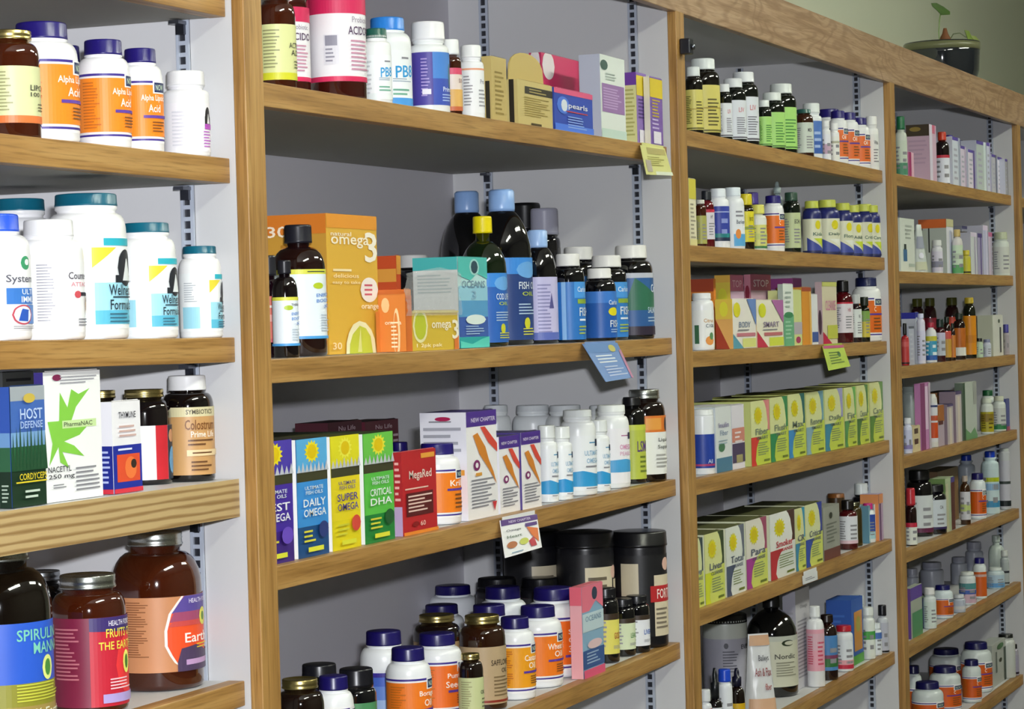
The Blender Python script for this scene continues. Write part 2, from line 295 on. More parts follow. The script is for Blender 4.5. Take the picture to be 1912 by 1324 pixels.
def B(b, s, kind, uL, uR, vt, L, cap='p#f0f0f0', body='p#f2f2f2', lab=None, f=.012, dl=None, grp=None, cat=None, seal=None, zoff=0, k=None, rb=None):
    cr, ch, nk, sf, nr = k or KIND[kind]
    if dl is None: dl = 38 if b < 3 else 20
    um = (uL+uR)/2; key = (b, s); x = 0; rr = .03
    def at(y0):
        x = RX[b-1]+.5; R = rr
        for _ in range(5): z = shelf_z(b, s, x); x = x_at(um, y0, z+.05); R = (uR-uL)/2*proj((x, y0, z))[2]/FPX
        return x, R
    R = at(YS+f+.03)[1]; y0 = YS+f+R; best = None
    for n in range(0, 100):
        for sg in ((1,) if n == 0 else (1, -1)):
            y = y0+sg*n*.003; x, R = at(y); Rm = R*max(1, cr); pen = max(0, x+Rm-PX[b]+.0045, RX[b-1]+.001-(x-Rm), y+Rm-DB+.001, YS+.004+Rm-y)
            ok = pen == 0 and not clash(key, ('c', x, y, Rm))
            if ok or best is None or (pen and pen < best[3]) : best = (x, y, R, pen if not ok else -1, n*sg)
            if ok: break
        if best[3] == -1: break
    x, y, R, pen, n = best
    if pen > 0: R -= pen*.6; x -= pen*.5
    if pen != -1: LOG.append(('NOFIT', b, s, round(um), round(pen, 4)))
    if abs(n) > 4: LOG.append(('move', b, s, round(um), n*3))
    FOOT.setdefault(key, []).append(('c', x, y, R*max(1, cr)))
    z = shelf_z(b, s, x); H = z_at(vt, x, y) - z
    if H < .02: LOG.append(('short', b, s, round(um), round(H, 3))); H = .05
    big = uR-uL > 34; n = 48 if big else 20
    root = empty(NAMES[kind], (x, y, z+.0006)); add_label(root, b, s, L, cat or ('jar' if kind in ('jar', 'jar2') else 'tub' if kind in ('tub', 'can') else 'bottle'), grp)
    zc = H*(1-ch); zn = zc-H*nk; zs = zn-H*sf
    m = MB(); pr = [(R*.9, 0), (R*.97, R*.03), (R, R*.12), (R, zs)]
    for i in range(1, 7):
        a = i/6*math.pi/2; pr.append((R*nr+(R-R*nr)*max(0, math.cos(a))**({'wine': 1.5, 'oil': 1.3, 'jar': 1.0, 'syr': .95}.get(kind, .8)), zs+(zn-zs)*math.sin(a)))
    pr += [(R*nr, zc+H*ch*.3)]
    if kind in ('pill', 'strt', 'wide') and nk: pr[-1:-1] = [(R*nr*1.0, zn+H*nk*.3), (R*min(cr, nr*1.08), zn+H*nk*.5), (R*min(cr, nr*1.08), zn+H*nk*.9)]
    m.lathe(pr, body, n); m.obj('body', root)
    m = MB(); Rc = R*cr; hc = H*ch
    if kind == 'drop':
        m.lathe([(Rc, 0), (Rc, hc*.5), (Rc*.6, hc*.55), (Rc*.55, hc*.8), (Rc*.3, hc)], cap, n)
    elif cap[0] == 'm':
        m.lathe([(Rc*1.0, 0), (Rc*1.03, hc*.08), (Rc*1.0, hc*.2), (Rc*.985, hc*.45), (Rc*1.01, hc*.55), (Rc*.99, hc*.65), (Rc, hc*.9), (Rc*.97, hc), (Rc*.9, hc), (Rc*.88, hc*.93)], cap, n)
    else:
        m.lathe([(Rc*1.01, 0), (Rc*1.01, hc*.12), (Rc, hc*.15), (Rc*.985, hc*.88), (Rc*.95, hc*.97), (Rc*.86, hc)], cap, 96 if big else n, (1, 3) if big and kind != 'tub' else None)
    m.obj('lid' if kind in ('jar', 'jar2', 'tub', 'can') else 'cap', root, (0, 0, zc))
    if lab:
        t0, t1, base, els = lab; az = azcam(x, y) + math.radians(dl); za, zb_ = H*t0, H*min(t1, zs/H*.995); hh = zb_-za
        def mp(X, Y, lift):
            a = az + X*math.radians(60); r = R+lift; return (r*math.cos(a), r*math.sin(a), za+Y*hh)
        m = MB(); span = 2.6
        st = .1 if big else .25
        q = int(2*span/st); xs = [-span+2*span*i/q for i in range(q+1)]
        m.add([mp(X, Y, .0003) for X in xs for Y in (0, 1)], [(2*i, 2*i+2, 2*i+3, 2*i+1) for i in range(q)], 't'+base, True)
        decorate(m, els, mp, .1 if big else .3); m.obj('label', root)
    if seal:
        m = MB(); m.lathe([(R*cr*1.06, 0), (R*cr*1.08, H*.02), (R*cr*1.06, H*ch*.95), (R*cr*.9, H*ch*1.05)], seal, 32); m.obj('neck_seal', root, (0, 0, zc))
    return root
def add_label(root, b, s, L, cat, grp=None):
    full = L if L.endswith('.') else f"{L}, {loc_words(b, s)}"
    full = full.rstrip('.'); USED[full] = USED.get(full, 0)+1
    if USED[full] > 1: LOG.append(('DUP', full))
    if len(full.split()) > 16 or len(full.split()) < 4: LOG.append(('LEN', len(full.split()), full))
    tag(root, full, cat, grp or f"goods in the {loc_words(b, s)}")
def X(b, s, u0, uc, u1, vt, L, col='#f0f0f0', F=(), Lf=(), side=None, top=None, f=.012, d=None, name='carton', cat='box', grp=None, vb=None, lean=0, card=None):
    """carton: u0 left silhouette (None: use d), uc near vertical edge, u1 far end of the front face"""
    key = (b, s); best = None
    for n in range(0, 100):
        for sg in ((1,) if n == 0 else (1, -1)):
            y = YS+f+sg*n*.003; x = RX[b-1]+.5
            for _ in range(4): z = shelf_z(b, s, x); x = x_at(uc, y, z+.05)
            P = (x, y, z+.05); w = along(P, (1, 0, 0), u1); dd = d if d else min(.3, max(.01, along(P, (0, 1, 0), u0)))
            if not d: dd = min(dd, max(.02, DB-.003-y))
            pen = max(0, x+w-PX[b]+.0045, RX[b-1]+.001-x, y+dd-DB+.001, YS+.002-y)
            ok = pen == 0 and not clash(key, ('b', x, y, x+w, y+dd))
            if ok or best is None or (pen and pen < best[4]): best = (x, y, w, dd, pen if not ok else -1, n*sg)
            if ok: break
        if best[4] == -1: break
    x, y, w, dd, pen, n = best
    if pen > 0: w -= pen
    if pen != -1: LOG.append(('NOFITBOX', b, s, round(uc), round(pen, 4)))
    if abs(n) > 4: LOG.append(('movebox', b, s, round(uc), n*3))
    FOOT.setdefault(key, []).append(('b', x, y, x+w, y+dd))
    z = shelf_z(b, s, x); H = z_at(vt, x, y)-z
    if H < .02: LOG.append(('shortbox', b, s, round(uc), round(H, 3))); H = .05
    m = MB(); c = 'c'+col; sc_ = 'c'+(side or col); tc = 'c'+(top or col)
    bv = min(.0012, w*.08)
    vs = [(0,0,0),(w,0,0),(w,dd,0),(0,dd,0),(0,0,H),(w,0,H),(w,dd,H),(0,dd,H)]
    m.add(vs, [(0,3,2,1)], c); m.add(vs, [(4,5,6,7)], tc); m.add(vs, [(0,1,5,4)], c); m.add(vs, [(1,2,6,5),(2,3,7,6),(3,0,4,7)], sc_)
    # tucked top flap seam
    m.add([(w*.04, dd*.02, H+.0004), (w*.96, dd*.02, H+.0004), (w*.96, dd*.09, H+.0012), (w*.04, dd*.09, H+.0012)], [(0,1,2,3)], tc)
    decorate(m, F, lambda X_, Y_, l: (w/2+X_*w/2, -l, Y_*H), .5, 1)
    decorate(m, Lf, lambda X_, Y_, l: (-l, dd/2-X_*dd/2, Y_*H), .5, 1)
    o = m.obj(name, None, (x, y, z+.0006)); add_label(o, b, s, L, cat, grp)
    if lean: o.rotation_euler.z = lean
    if card:                                   # raised rounded display card at the back of the box
        a, bb, hh, cc = card; mm = MB(); n_ = 10; vs = []
        for i in range(n_+1):
            t = math.pi*i/n_; vs.append((w/2-math.cos(t)*w*.5, math.sin(t)**.5*hh))
        P_ = [(0, 0)]+vs+[(w, 0)]; q = len(P_)
        mm.add([(p[0], dd*a, H*bb+p[1]) for p in P_]+[(p[0], dd*a+.002, H*bb+p[1]) for p in P_], [tuple(range(q)), tuple(range(2*q-1, q-1, -1))]+[(i, (i+1) % q, q+(i+1) % q, q+i) for i in range(q)], 'c'+cc); mm.obj('header_card', o)
    return o
PU, NV, OR, WH, GR, BK = '#3b2a8c', '#1d2b5c', '#f2821c', '#f4f4f4', '#8a8a92', '#1a1a1e'
AMB, AMD = 'g#3e1607', 'g#160a07'
GOLD, SILV = 'm#c9b878', 'm#b9bdb8'
CAPN = 'p#1d1269'
def now(T, col=OR, band='#5b3a9a', t=(.08, .70), brand=True):
    e = [('r', -2.4, .93, 2.4, .965, PU), ('r', -2.4, .045, 2.4, .075, PU), ('r', -1.9, .11, 1.9, .9, col)]
    if brand: e += [('r', .2, .77, 1.1, .965, WH), ('r', .27, .79, 1.1, .94, NV), ('t', 'NOW', .58, .865, .5, .09, '#cfe3c8')]
    y = .69
    for q in T: e.append(('t', q, .26, y, min(1.2, .15*len(q)), .12, '#fff6ea')); y -= .15
    e += [('r', -.25, y, 1.1, y+.045, band), ('l', .5, .75, .17, y-.04, 4, '#7a4a20'), ('l', -1.1, .7, .15, .85, 16, '#c06a1a')]
    return (t[0], t[1], WH, e)
def sol(T, col='#d5d8a4', low='#e0763a', t=(.09, .66)):
    e = [('r', -2.6, .0, 2.6, .13, low), ('l', -1.0, .9, .2, .92, 12, '#9a9a6a')]; y = .62
    for q in T: e.append(('t', q, .4, y, min(.95, .18*len(q)), .1, '#2a2a22')); y -= .13
    e += [('l', .5, .5, .2, y, 3, '#6a6a4a')]
    return (t[0], t[1], col, e)
def well(T, t=(.07, .70)):
    return (t[0], t[1], '#f3f6f6', [('r', -1.75, .05, -.85, .42, '#9fd8ea'), ('r', -.35, .05, 1.3, .5, '#a4dcec'), ('r', -.35, .05, 1.3, .2, '#5fbcd8'), ('r', -.1, .9, 1.1, .98, '#2fb2c4'), ('p', [(-.4, .88), (.25, .88), (-.4, .66)], '#e6d33c'),
        ('c', .62, .66, .34, .2, '#20242c'), ('r', .2, .5, 1.0, .58, '#20242c'), ('p', [(.45, .52), (.65, .78), (.9, .52)], '#e8eef0'), ('t', T[0], .42, .42, .85, .12, '#20303c'), ('r', .1, .335, .9, .35, '#20303c'), ('t', T[1], .42, .26, .8, .11, '#20303c'), ('l', .4, .8, .06, .18, 3, '#3a6a80'), ('l', -1.25, .6, .5, .85, 9, '#b8bcc2')])
def plain(col, T=(), tc='#404048', bands=(), t=(.08, .68), n=5, th=.1, ty=.7, small='#9a9aa0'):
    e = [('r', -2.6, b0, 2.6, b1, c) for b0, b1, c in bands]; y = ty
    for q in T: e.append(('t', q, .3, y, min(1.05, .16*len(q)), th, tc)); y -= th*1.35
    if n: e.append(('l', .35, .9, .12, max(.2, y-.02), n, small)); e.append(('l', -.9, .7, .15, .85, n*2, small))
    return (t[0], t[1], col, e)
def star(x, y, rx, ry, c, n=14): return ('p', [(x+(rx if i % 2 else rx*.72)*math.cos(math.pi*i/n), y+(ry if i % 2 else ry*.72)*math.sin(math.pi*i/n)) for i in range(2*n)], c, 1)
def renew(pale, low, a1, a2, T, tc, sub='CLEANSE'):
    return [('r',.0,.5,1,1,a2),('c',-.4,.62,1.2,.5,pale),('r',-1,0,1,.44,low),('r',-1,0,-.05,.44,a1),('c',.95,.08,1.55,.44,low),star(-.25,.77,.46,.15,'#e2d81a'),('c',-.25,.77,.26,.085,'#d8c410'),
        ('t',T,.12,.52,1.35,.1,tc),('t',sub,.15,.42,1.2,.05,tc),('l',.25,1.2,.14,.36,6,'#8a9a6a'),('r',.25,.04,.85,.075,'#6a7a2a')]
# ================= first bay =================
B(1,2,'glass',-35,75,60,'amber bottle with gold lid and pale green label',GOLD,AMB,sol(['LIPOIC','100 mg'],t=(.14,.66)),dl=44)
B(1,2,'pill',147,243,77,'middle-sized white bottle, purple ribbed cap, orange label',CAPN,'p#f2f2f4',now(['Alpha Lipoic','Acid'],'#f58a1a'),grp='orange labelled bottles in the first bay')
B(1,2,'pill',15,146,45,'tallest white bottle with purple ribbed cap and orange label',CAPN,'p#f2f2f4',now(['Alpha Lipoic','Acid'],'#f58a1a'),dl=44,grp='orange labelled bottles in the first bay')
B(1,2,'pill',224,304,93,'smallest white bottle with purple ribbed cap and orange label',CAPN,'p#f2f2f4',now(['Alpha Lipoic','Acid'],'#f58a1a'),dl=20,grp='orange labelled bottles in the first bay')
B(1,2,'pill',100,160,87,'purple-capped bottle half hidden behind the orange-labelled bottles',CAPN,'p#e8e8ee',None,f=.2,grp='orange labelled bottles in the first bay')
B(1,2,'strt',305,391,135,'plain white bottle with black arch and violet print',"p#f2f2f2",'p#eeeef0',plain('#f2f0f4',[],bands=[],n=0,t=(.06,.62))[:3]+([('c',.42,.72,.2,.2,BK),('r',.2,.55,.64,.72,BK),('p',[(.34,.58),(.43,.8),(.54,.58)],'#eeeeee'),('r',.18,.46,.72,.57,'#b04ab8'),('l',.4,.6,.08,.44,6,'#b86ac4'),('l',-.9,.7,.1,.85,10,'#d6d6de')],))
TC = 'p#0d6078'
B(1,3,'pill',-85,57,402,'white bottle with bright blue cap and blue label square','p#2456dc','p#f3f3f5',(.08,.68,'#f5f5f7',[('c',.35,.88,.2,.09,'#3c9a6a'),('c',.4,.89,.1,.04,'#f5f5f7'),('t','System',.2,.66,1.0,.13,'#5a5a66'),('r',-.3,.34,.95,.55,'#3a78c8'),('t','ULTI',.4,.5,.5,.07,'#e6eefc'),('t','IMMU',.42,.4,.6,.08,'#e6eefc'),('r',.3,.08,1.1,.33,'#5a8ad0'),('c',.18,.2,.36,.13,'#c04a5a'),('c',.18,.2,.31,.11,'#e4ecf8'),('p',[(.0,.12),(.12,.28),(.4,.26),(.2,.2),(.36,.11)],'#2a58b8'),('l',.3,.9,.01,.06,2,GR)]))
B(1,3,'wide',92,238,364,'largest white jar with teal lid and aqua label',TC,'p#f3f3f3',well(['Wellness','Formula']),dl=30,cat='jar')
B(1,3,'pill',30,157,412,'white bottle with white cap and small brown picture on label','p#efeff1','p#f3f3f5',(.06,.66,'#f6f6f8',[('l',-.75,.5,.15,.95,20,'#9a9aa4'),('t','Counter',.35,.78,.9,.1,'#4a4450'),('t','ATTACK',.42,.66,.9,.06,'#d88a96'),('r',.2,.5,1.1,.55,'#2a2230'),('c',.22,.52,.14,.05,'#d0505a'),('c',.78,.38,.13,.13,'#c08a34'),('r',.7,.42,.86,.54,'#6a4a2a'),('l',.6,.8,.08,.2,3,GR)]),f=.014)
B(1,3,'wide',220,330,418,'middle-sized white jar with teal lid and aqua label',TC,'p#f3f3f3',well(['Wellness','Formula']),dl=28,cat='jar')
B(1,3,'wide',333,419,461,'smallest white jar with teal lid beside the side panel',TC,'p#f3f3f3',well(['Wellness','Formula']),dl=48,cat='jar')
B(1,3,'wide',-18,100,373,'teal-lidded white jar standing behind the blue-capped bottle',TC,'p#ececee',None,f=.16,cat='jar')
B(1,4,'pill',303,400,702,'dark bottle with white cap and tan label','p#eeeeee','g#0c0606',(.06,.72,'#c99a62',[('r',-2.6,.86,2.6,1,'#d8cfa4'),('t','SYMBIOTICS',.25,.93,1.1,.07,'#4a4030'),('t','Colostrum',.28,.74,1.25,.15,'#7a4a20'),('t','Prime Life',.36,.6,1.0,.09,'#fbeedd'),('l',.3,1.1,.42,.54,2,'#6a4424'),('r',-.3,.28,1.2,.37,'#e8cfa0'),('l',.4,1.0,.3,.35,1,'#6a4424'),('l',.35,1.0,.05,.22,3,'#6a4424')]),f=.03,dl=14)
X(1,4,186,210,263,752,'small blue and white carton with red papaya picture','#f0eff2',[('r',-1,.0,1,.52,'#1a2c9a'),('r',-.75,.12,.85,.42,'#e0502c'),('c',.2,.27,.42,.12,'#f07a3c'),('c',.4,.31,.2,.05,'#30241c'),('t','THYMUNE',0,.85,1.2,.07,'#3a3a44'),('r',-1,-.0,1,.05,'#d03040'),('l',-.1,1.2,.45,.5,1,'#e8ecff'),('l',0,1.2,.6,.75,3,'#d0b0a8')],[('r',-1,.0,1,.52,'#18268a'),('r',-1,0,1,.05,'#d03040'),('l',0,1.4,.1,.48,7,'#b8c4ee')],f=.01)
X(1,4,74,84,190,697,'tall white carton with big green leaf splash','#f5f6f4',[('p',[(-.9,.62),(-.75,.45),(-.88,.28),(-.55,.42),(-.5,.3),(-.2,.25),(-.42,.38),(.35,.33),(.0,.42),(-.35,.46),(.2,.5),(.55,.58),(-.1,.6),(.1,.72),(.6,.86),(.2,.82),(-.05,.86),(-.2,.72),(-.45,.84),(-.5,.62)],'#86cc48',1),('r',-.4,.56,.8,.62,'#cfeaa8'),('t','PharmaNAC',.15,.59,1.0,.035,'#5a6a4a'),('c',-.55,.955,.16,.025,'#7a1a4a'),('l',.2,1.3,.9,.97,3,'#a0a0a8'),('t','NACETYL',-.55,.25,.8,.045,'#3a3a40'),('t','250 mg',-.5,.19,.9,.045,'#3a3a40'),('l',.45,.9,.06,.26,6,'#8a8a90'),('l',-.5,.6,.1,.14,2,'#8a8a90')],[],side='#3a2f80',f=.01)
X(1,4,-2,20,84,724,'deep blue and forest green carton with yellow band','#1d3a6e',[('r',-1,.0,1,.3,'#12301c'),('r',-1,.3,1,.5,'#2c6440'),('r',-1,.5,1,.62,'#7aa6d2'),('r',-1,.62,1,.88,'#3f66b0'),('r',-1,.88,1,1,'#a0a8ae')]+[('p',[(-1+.2*i,.3),(-.9+.2*i,.62+.05*(i%3)),(-.8+.2*i,.3)],'#1d4a2c') for i in range(10)]+[('t','HOST',.1,.77,1.3,.09,'#bcd0ee'),('t','DEFENSE',.1,.68,1.3,.06,'#a8c0e4'),('c',.0,.9,.35,.04,'#c8b04a'),('t','CORDYCEPS',.1,.25,1.6,.055,'#e4cc2c'),('r',-.9,.2,.9,.212,'#e4cc2c'),('l',.2,1.2,.06,.15,2,'#c8d8c8')],[('r',-1,.0,1,.3,'#102a1a'),('r',-1,.3,1,.5,'#2a5c3c'),('r',-1,.5,1,.62,'#6a94c4'),('l',0,1.2,.04,.2,5,'#a8b8a8')],side='#2e52a8',f=.01)
B(1,4,'glass',222,320,728,'dark bottle with brass lid and red striped white label',GOLD,'g#100a0c',(.05,.62,'#eef0f2',[('r',-.25,0,.3,1,'#c42430'),('r',.3,0,2.0,1,'#1c2a3c'),('c',.55,.8,.2,.12,'#c8906a'),('c',.6,.35,.25,.25,'#5a94c0')]),f=.05)
B(1,4,'glass',160,226,730,'dark bottle with brass lid hidden behind the papaya carton',GOLD,'g#100a0c',None,f=.2)
X(1,4,None,8,66,697,'small grey carton behind the forest green carton','#b4b8ba',[('l',0,1.6,.9,.96,1,'#50505a')],[],f=.24,d=.03)
B(1,5,'jar',210,379,994,'big amber jar with silver lid, tan and red sunrise label',SILV,AMB,(.12,.60,'#c98a5e',[('l',-1.15,.75,.2,.95,24,'#8a5430'),('p',[(.0,0),(-.3,.14),(-.46,.35),(-.46,.55),(-.36,.78),(-.08,1.0),(2.6,1.0),(2.6,0)],'#f0efe8'),('p',[(.05,0),(-.24,.14),(-.4,.35),(-.4,.55),(-.3,.78),(-.02,1.0),(2.6,1.0),(2.6,0)],'#ee5428'),('p',[(-.3,.78),(-.02,1.0),(2.6,1.0),(2.6,.74)],'#5a4a98'),('p',[(-.35,.66),(-.3,.79),(2.6,.79),(2.6,.66)],'#a04a6c'),('p',[(-.38,.6),(-.35,.67),(2.6,.67),(2.6,.6)],'#cc4c48'),('c',.62,.7,.17,.12,'#e8e05a'),('c',.62,.7,.08,.06,'#5a8a2c'),('p',[(-.2,.12),(-.15,.3),(.3,.34),(.7,.24),(2.6,.3),(2.6,0),(-.2,0)],'#4c3c5c'),('r',.0,.08,1.2,.15,'#c09ac8'),('t','HEALTH FORCE',.5,.93,.8,.06,'#e8e0f4'),('t','Earth',.35,.44,.75,.13,'#fdf6ee'),('l',.55,.5,.28,.36,2,'#e0c030')]),f=.05,dl=36)
B(1,5,'jar2',98,238,1073,'shorter amber jar with silver lid and crimson label',SILV,AMB,(.05,.70,'#7c1c3c',[('r',-.6,.0,2.6,1,'#c42438'),('c',.7,.45,.6,.35,'#e83a3c'),('p',[(-.6,.85),(-.6,1),(2.6,1),(2.6,.78)],'#3c2c6c'),('t','HEALTH FORCE',.35,.93,.9,.06,'#e8e4f0'),('t','FRUITS OF',.32,.82,1.0,.1,'#e8dc50'),('t','THE EARTH',.22,.68,1.2,.09,'#e8dc50'),('c',.5,.48,.16,.13,'#f0ec70'),('c',.5,.48,.08,.08,'#4a7a2c'),('l',.35,.9,.18,.32,4,'#f2d0d4'),('r',-.3,.04,1.2,.14,'#b0a0d8'),('l',-1.2,.7,.3,.9,14,'#c0707c')]),f=.02,dl=36)
B(1,5,'jar',-100,100,1018,'amber jar with silver lid and blue and green label',SILV,'g#0e0805',(.05,.60,'#2a5ac8',[('r',-2.6,0,2.6,.42,'#8c8a2a'),('r',-2.6,.0,2.6,.2,'#a08a4a'),('t','SPIRULINA',.3,.88,1.25,.11,'#7ccab0'),('t','MANNA',.42,.75,.85,.11,'#7ccab0'),('c',.35,.55,.16,.12,'#e4ec8a'),('c',.35,.55,.09,.08,'#4a8a3c'),('l',.3,1.3,.24,.42,6,'#c8cc48'),('t','100% Earth',.2,.13,1.2,.08,'#e8e8d0')]),f=.02,dl=38)
B(1,5,'glass',30,128,1067,'dark jar with tin lid hidden behind the silver-lidded jars','m#8c9094','g#0a0808',None,f=.22,cat='jar')
# ================= second bay =================
B(2,1,'glass',482,553,-12,'amber bottle with tin lid and yellow-green label',SILV,AMB,sol(['ACTIVE','A.D.'],'#dfe2a0','#d6d52c'),dl=42)
BIGA = lambda T: (.13,.9,'#f0eef2',[('r',-2.6,.0,2.6,.06,'#d8285c'),('r',-2.6,.8,2.6,1,'#d4245a'),('t','Probiotic',.45,.73,.85,.07,'#a8a0ac'),('t',T,.45,.6,1.15,.1,'#4a2a52'),('r',-.95,.2,-.45,.55,'#dcdae2'),('r',-.9,.42,-.5,.54,'#8e8c9c'),('l',-.7,.38,.22,.4,4,'#8e8c9c'),('l',.4,.9,.12,.5,8,'#c890a8')])
B(2,1,'glass',577,684,-66,'big amber bottle with crimson-banded white label',GOLD,'g#3a100a',BIGA('ACIDOPH'),dl=30)
B(2,1,'glass',492,579,-40,'amber bottle behind the yellow-green label, crimson-banded white label',GOLD,'g#3a100a',BIGA('ACIDO'),f=.05,dl=10)
PB = lambda c: (.06,.64,'#f2f6f8',[('t','PB8',.4,.62,.95,.22,'#2a9ad8',.03),('r',-2.6,.0,2.6,.14,c),('l',.3,1.0,.42,.5,2,'#99aabb'),('l',.3,1.0,.17,.32,2,'#6aa890'),('l',.5,.6,.82,.9,1,GR),('l',-1,.7,.1,.9,8,'#c8ccd0')])
B(2,1,'strt',677,731,55,'slim white bottle with dark green cap',"p#1f5c50",'p#eff2f2',PB('#e8f0f0'),dl=18,k=(.72,.13,.04,.08,.7))
B(2,1,'pill',682,769,35,'white bottle with bright blue cap','p#2f86e0','p#eff3f4',PB('#4a9ae0'),f=.04,dl=22)
B(2,1,'strt',763,839,43,'white bottle with white cap and two-tone blue label','p#f0f0f2','p#eff2f2',(.09,.66,'#4a3f9a',[('r',-.45,0,2.6,1,'#3c54b4'),('r',-.45,.5,2.6,1,'#4a86d4'),('c',.6,.55,.14,.25,'#50707c'),('t','Primal',.4,.3,.7,.09,'#e4ecfa'),('l',.4,.8,.06,.22,3,'#a8c0ea'),('l',-.8,.4,.15,.9,12,'#a898d4'),('r',-.95,.2,-.55,.3,'#e8e4f0')]),f=.014,k=(.82,.2,.05,.07,.72))
B(2,1,'vial',825,862,75,'little amber bottle with white cap and fruit picture','p#eef0f0',AMB,plain('#e8d8cc',['SUN'],'#7a4a4a',[(.85,1,'#d84a6a'),(0,.3,'#c8683c'),(.1,.5,'#e0b060')],t=(.06,.62),n=0))
B(2,1,'strt',857,904,86,'white bottle with white cap and orange ring','p#f2f4f4','p#f2f4f6',plain('#f2f4f6',['Pro'],'#8a8a96',[(.96,1,'#e8a07a')],n=5))
X(2,1,900,918,946,105,'gold kraft carton with rounded card top, farther from pink box','#c4ae6c',[('l',0,1.2,.1,.8,10,'#96803c')],[('r',-.3,0,.6,.62,'#2a2416')],top='#8a763c',f=.016,card=(.9,.72,.028,'#b89e58'))
X(2,1,940,966,1031,148,'gold kraft carton with black band and rounded card top','#cdbb7a',[('r',-.6,.72,1,.88,'#2c2616'),('l',.2,1.1,.74,.86,2,'#a89858'),('l',.1,1.5,.22,.66,9,'#a08c44'),('r',-.3,.04,.3,.09,'#4a3c1c')],[('r',-.2,0,.5,1,'#241e12'),('l',-.7,.4,.1,.9,8,'#8a7a48')],top='#a28e50',f=.014,card=(.6,.96,.045,'#c8b06a'))
X(2,1,1028,1034,1106,163,'small shiny blue carton with pink lid band','#2446b0',[('r',-1,.88,1,1,'#e05a86'),('c',-.55,.62,.32,.2,'#4a7ae0'),('c',-.5,.62,.16,.14,'#dfe8f2'),('t','pearls',.2,.62,1.0,.16,'#eef0f8'),('r',-.4,.48,.7,.505,'#c83a4a'),('r',-1,0,1,.18,'#4a7ae8'),('l',.25,1.2,.1,.4,5,'#90b0ee')],[],top='#d04a78',side='#1d3a96',f=.012)
X(2,1,1083,1122,1168,101,'tall white carton with mauve text panel','#e4ece8',[('r',-.9,.32,.9,.66,'#9a74b0'),('l',0,1.6,.36,.62,8,'#c4a8d4'),('c',-.7,.88,.3,.06,'#3a5a54'),('r',-1,0,1,.12,'#c8e0d8'),('l',0,1.2,.7,.8,3,'#b0beb8')],[],side='#bcc2d4',f=.012)
X(2,1,1165,1189,1208,135,'slim violet carton with yellow side, next to tall white carton','#8a6cba',[('r',-1,.68,1,.96,'#e0c82a'),('l',0,1.4,.35,.65,6,'#4a2a80'),('r',-.6,.02,.6,.2,'#e8e4f4')],[('r',-1,0,1,.82,'#dcdc9a'),('l',0,1.5,.1,.78,12,'#b4b468')],side='#6a3aa0',f=.012)
X(2,1,1208,1214,1238,143,'slim violet carton beside the side panel','#7a5cb0',[('r',-1,.7,1,.98,'#e0c82a'),('l',0,1.4,.4,.68,6,'#c8b02a'),('l',0,1.5,.22,.4,3,'#c8b8e8'),('r',-.6,.02,.6,.2,'#eae6f6')],[],side='#dcd8c4',f=.012)
X(2,1,990,1013,1083,98,'crimson carton with white oval, behind the gold kraft cartons','#cf2f66',[('c',-.65,.86,.32,.16,'#ece4e6'),('t','Advantage',.2,.6,1.1,.07,'#fbdde6'),('l',.2,1.1,.35,.52,4,'#f2b8cc')],[('c',.0,.9,.8,.14,'#e6dcde')],side='#b8285a',top='#a82450',f=.09)
# second row
B(2,2,'syr',509,557,487,'small dark syrup bottle with white and blue label','p#1c1c24','g#0e0608',(.12,.62,'#eaf2f8',[('r',-2.6,.93,2.6,1,'#dfe04a'),('t','THERA',.25,.84,.8,.05,'#3a3a44'),('c',-.35,.78,.35,.05,'#b4cc2c'),('t','ENERGY',.3,.66,.9,.06,'#4a86d0',.02),('t','BOOST',.3,.56,.9,.06,'#4a86d0',.02),('t','X2',.5,.46,.5,.06,'#3a74c8',.02),('r',-2.6,.0,2.6,.05,'#4aa0e0'),('l',.3,.9,.1,.36,5,'#b8c4d0')]),dl=36)
B(2,2,'syr',511,610,421,'tall dark syrup bottle with white and blue label','p#1c1c26','g#1e0a08',(.13,.68,'#eaf4fa',[('r',-2.6,.93,2.6,1,'#dfe04a'),('l',.3,1.2,.945,.985,1,'#44503c'),('c',.15,.76,.25,.045,'#b8cc2c'),('t','ENERGY',.45,.63,.85,.05,'#4a86d0',.02),('t','BOOST',.45,.55,.85,.05,'#4a86d0',.02),('t','X2',.6,.47,.4,.05,'#3a74c8',.02),('r',-2.6,.0,2.6,.04,'#4aa0e0'),('l',.5,.6,.1,.36,7,'#b8c4d0')]),f=.03,dl=36)
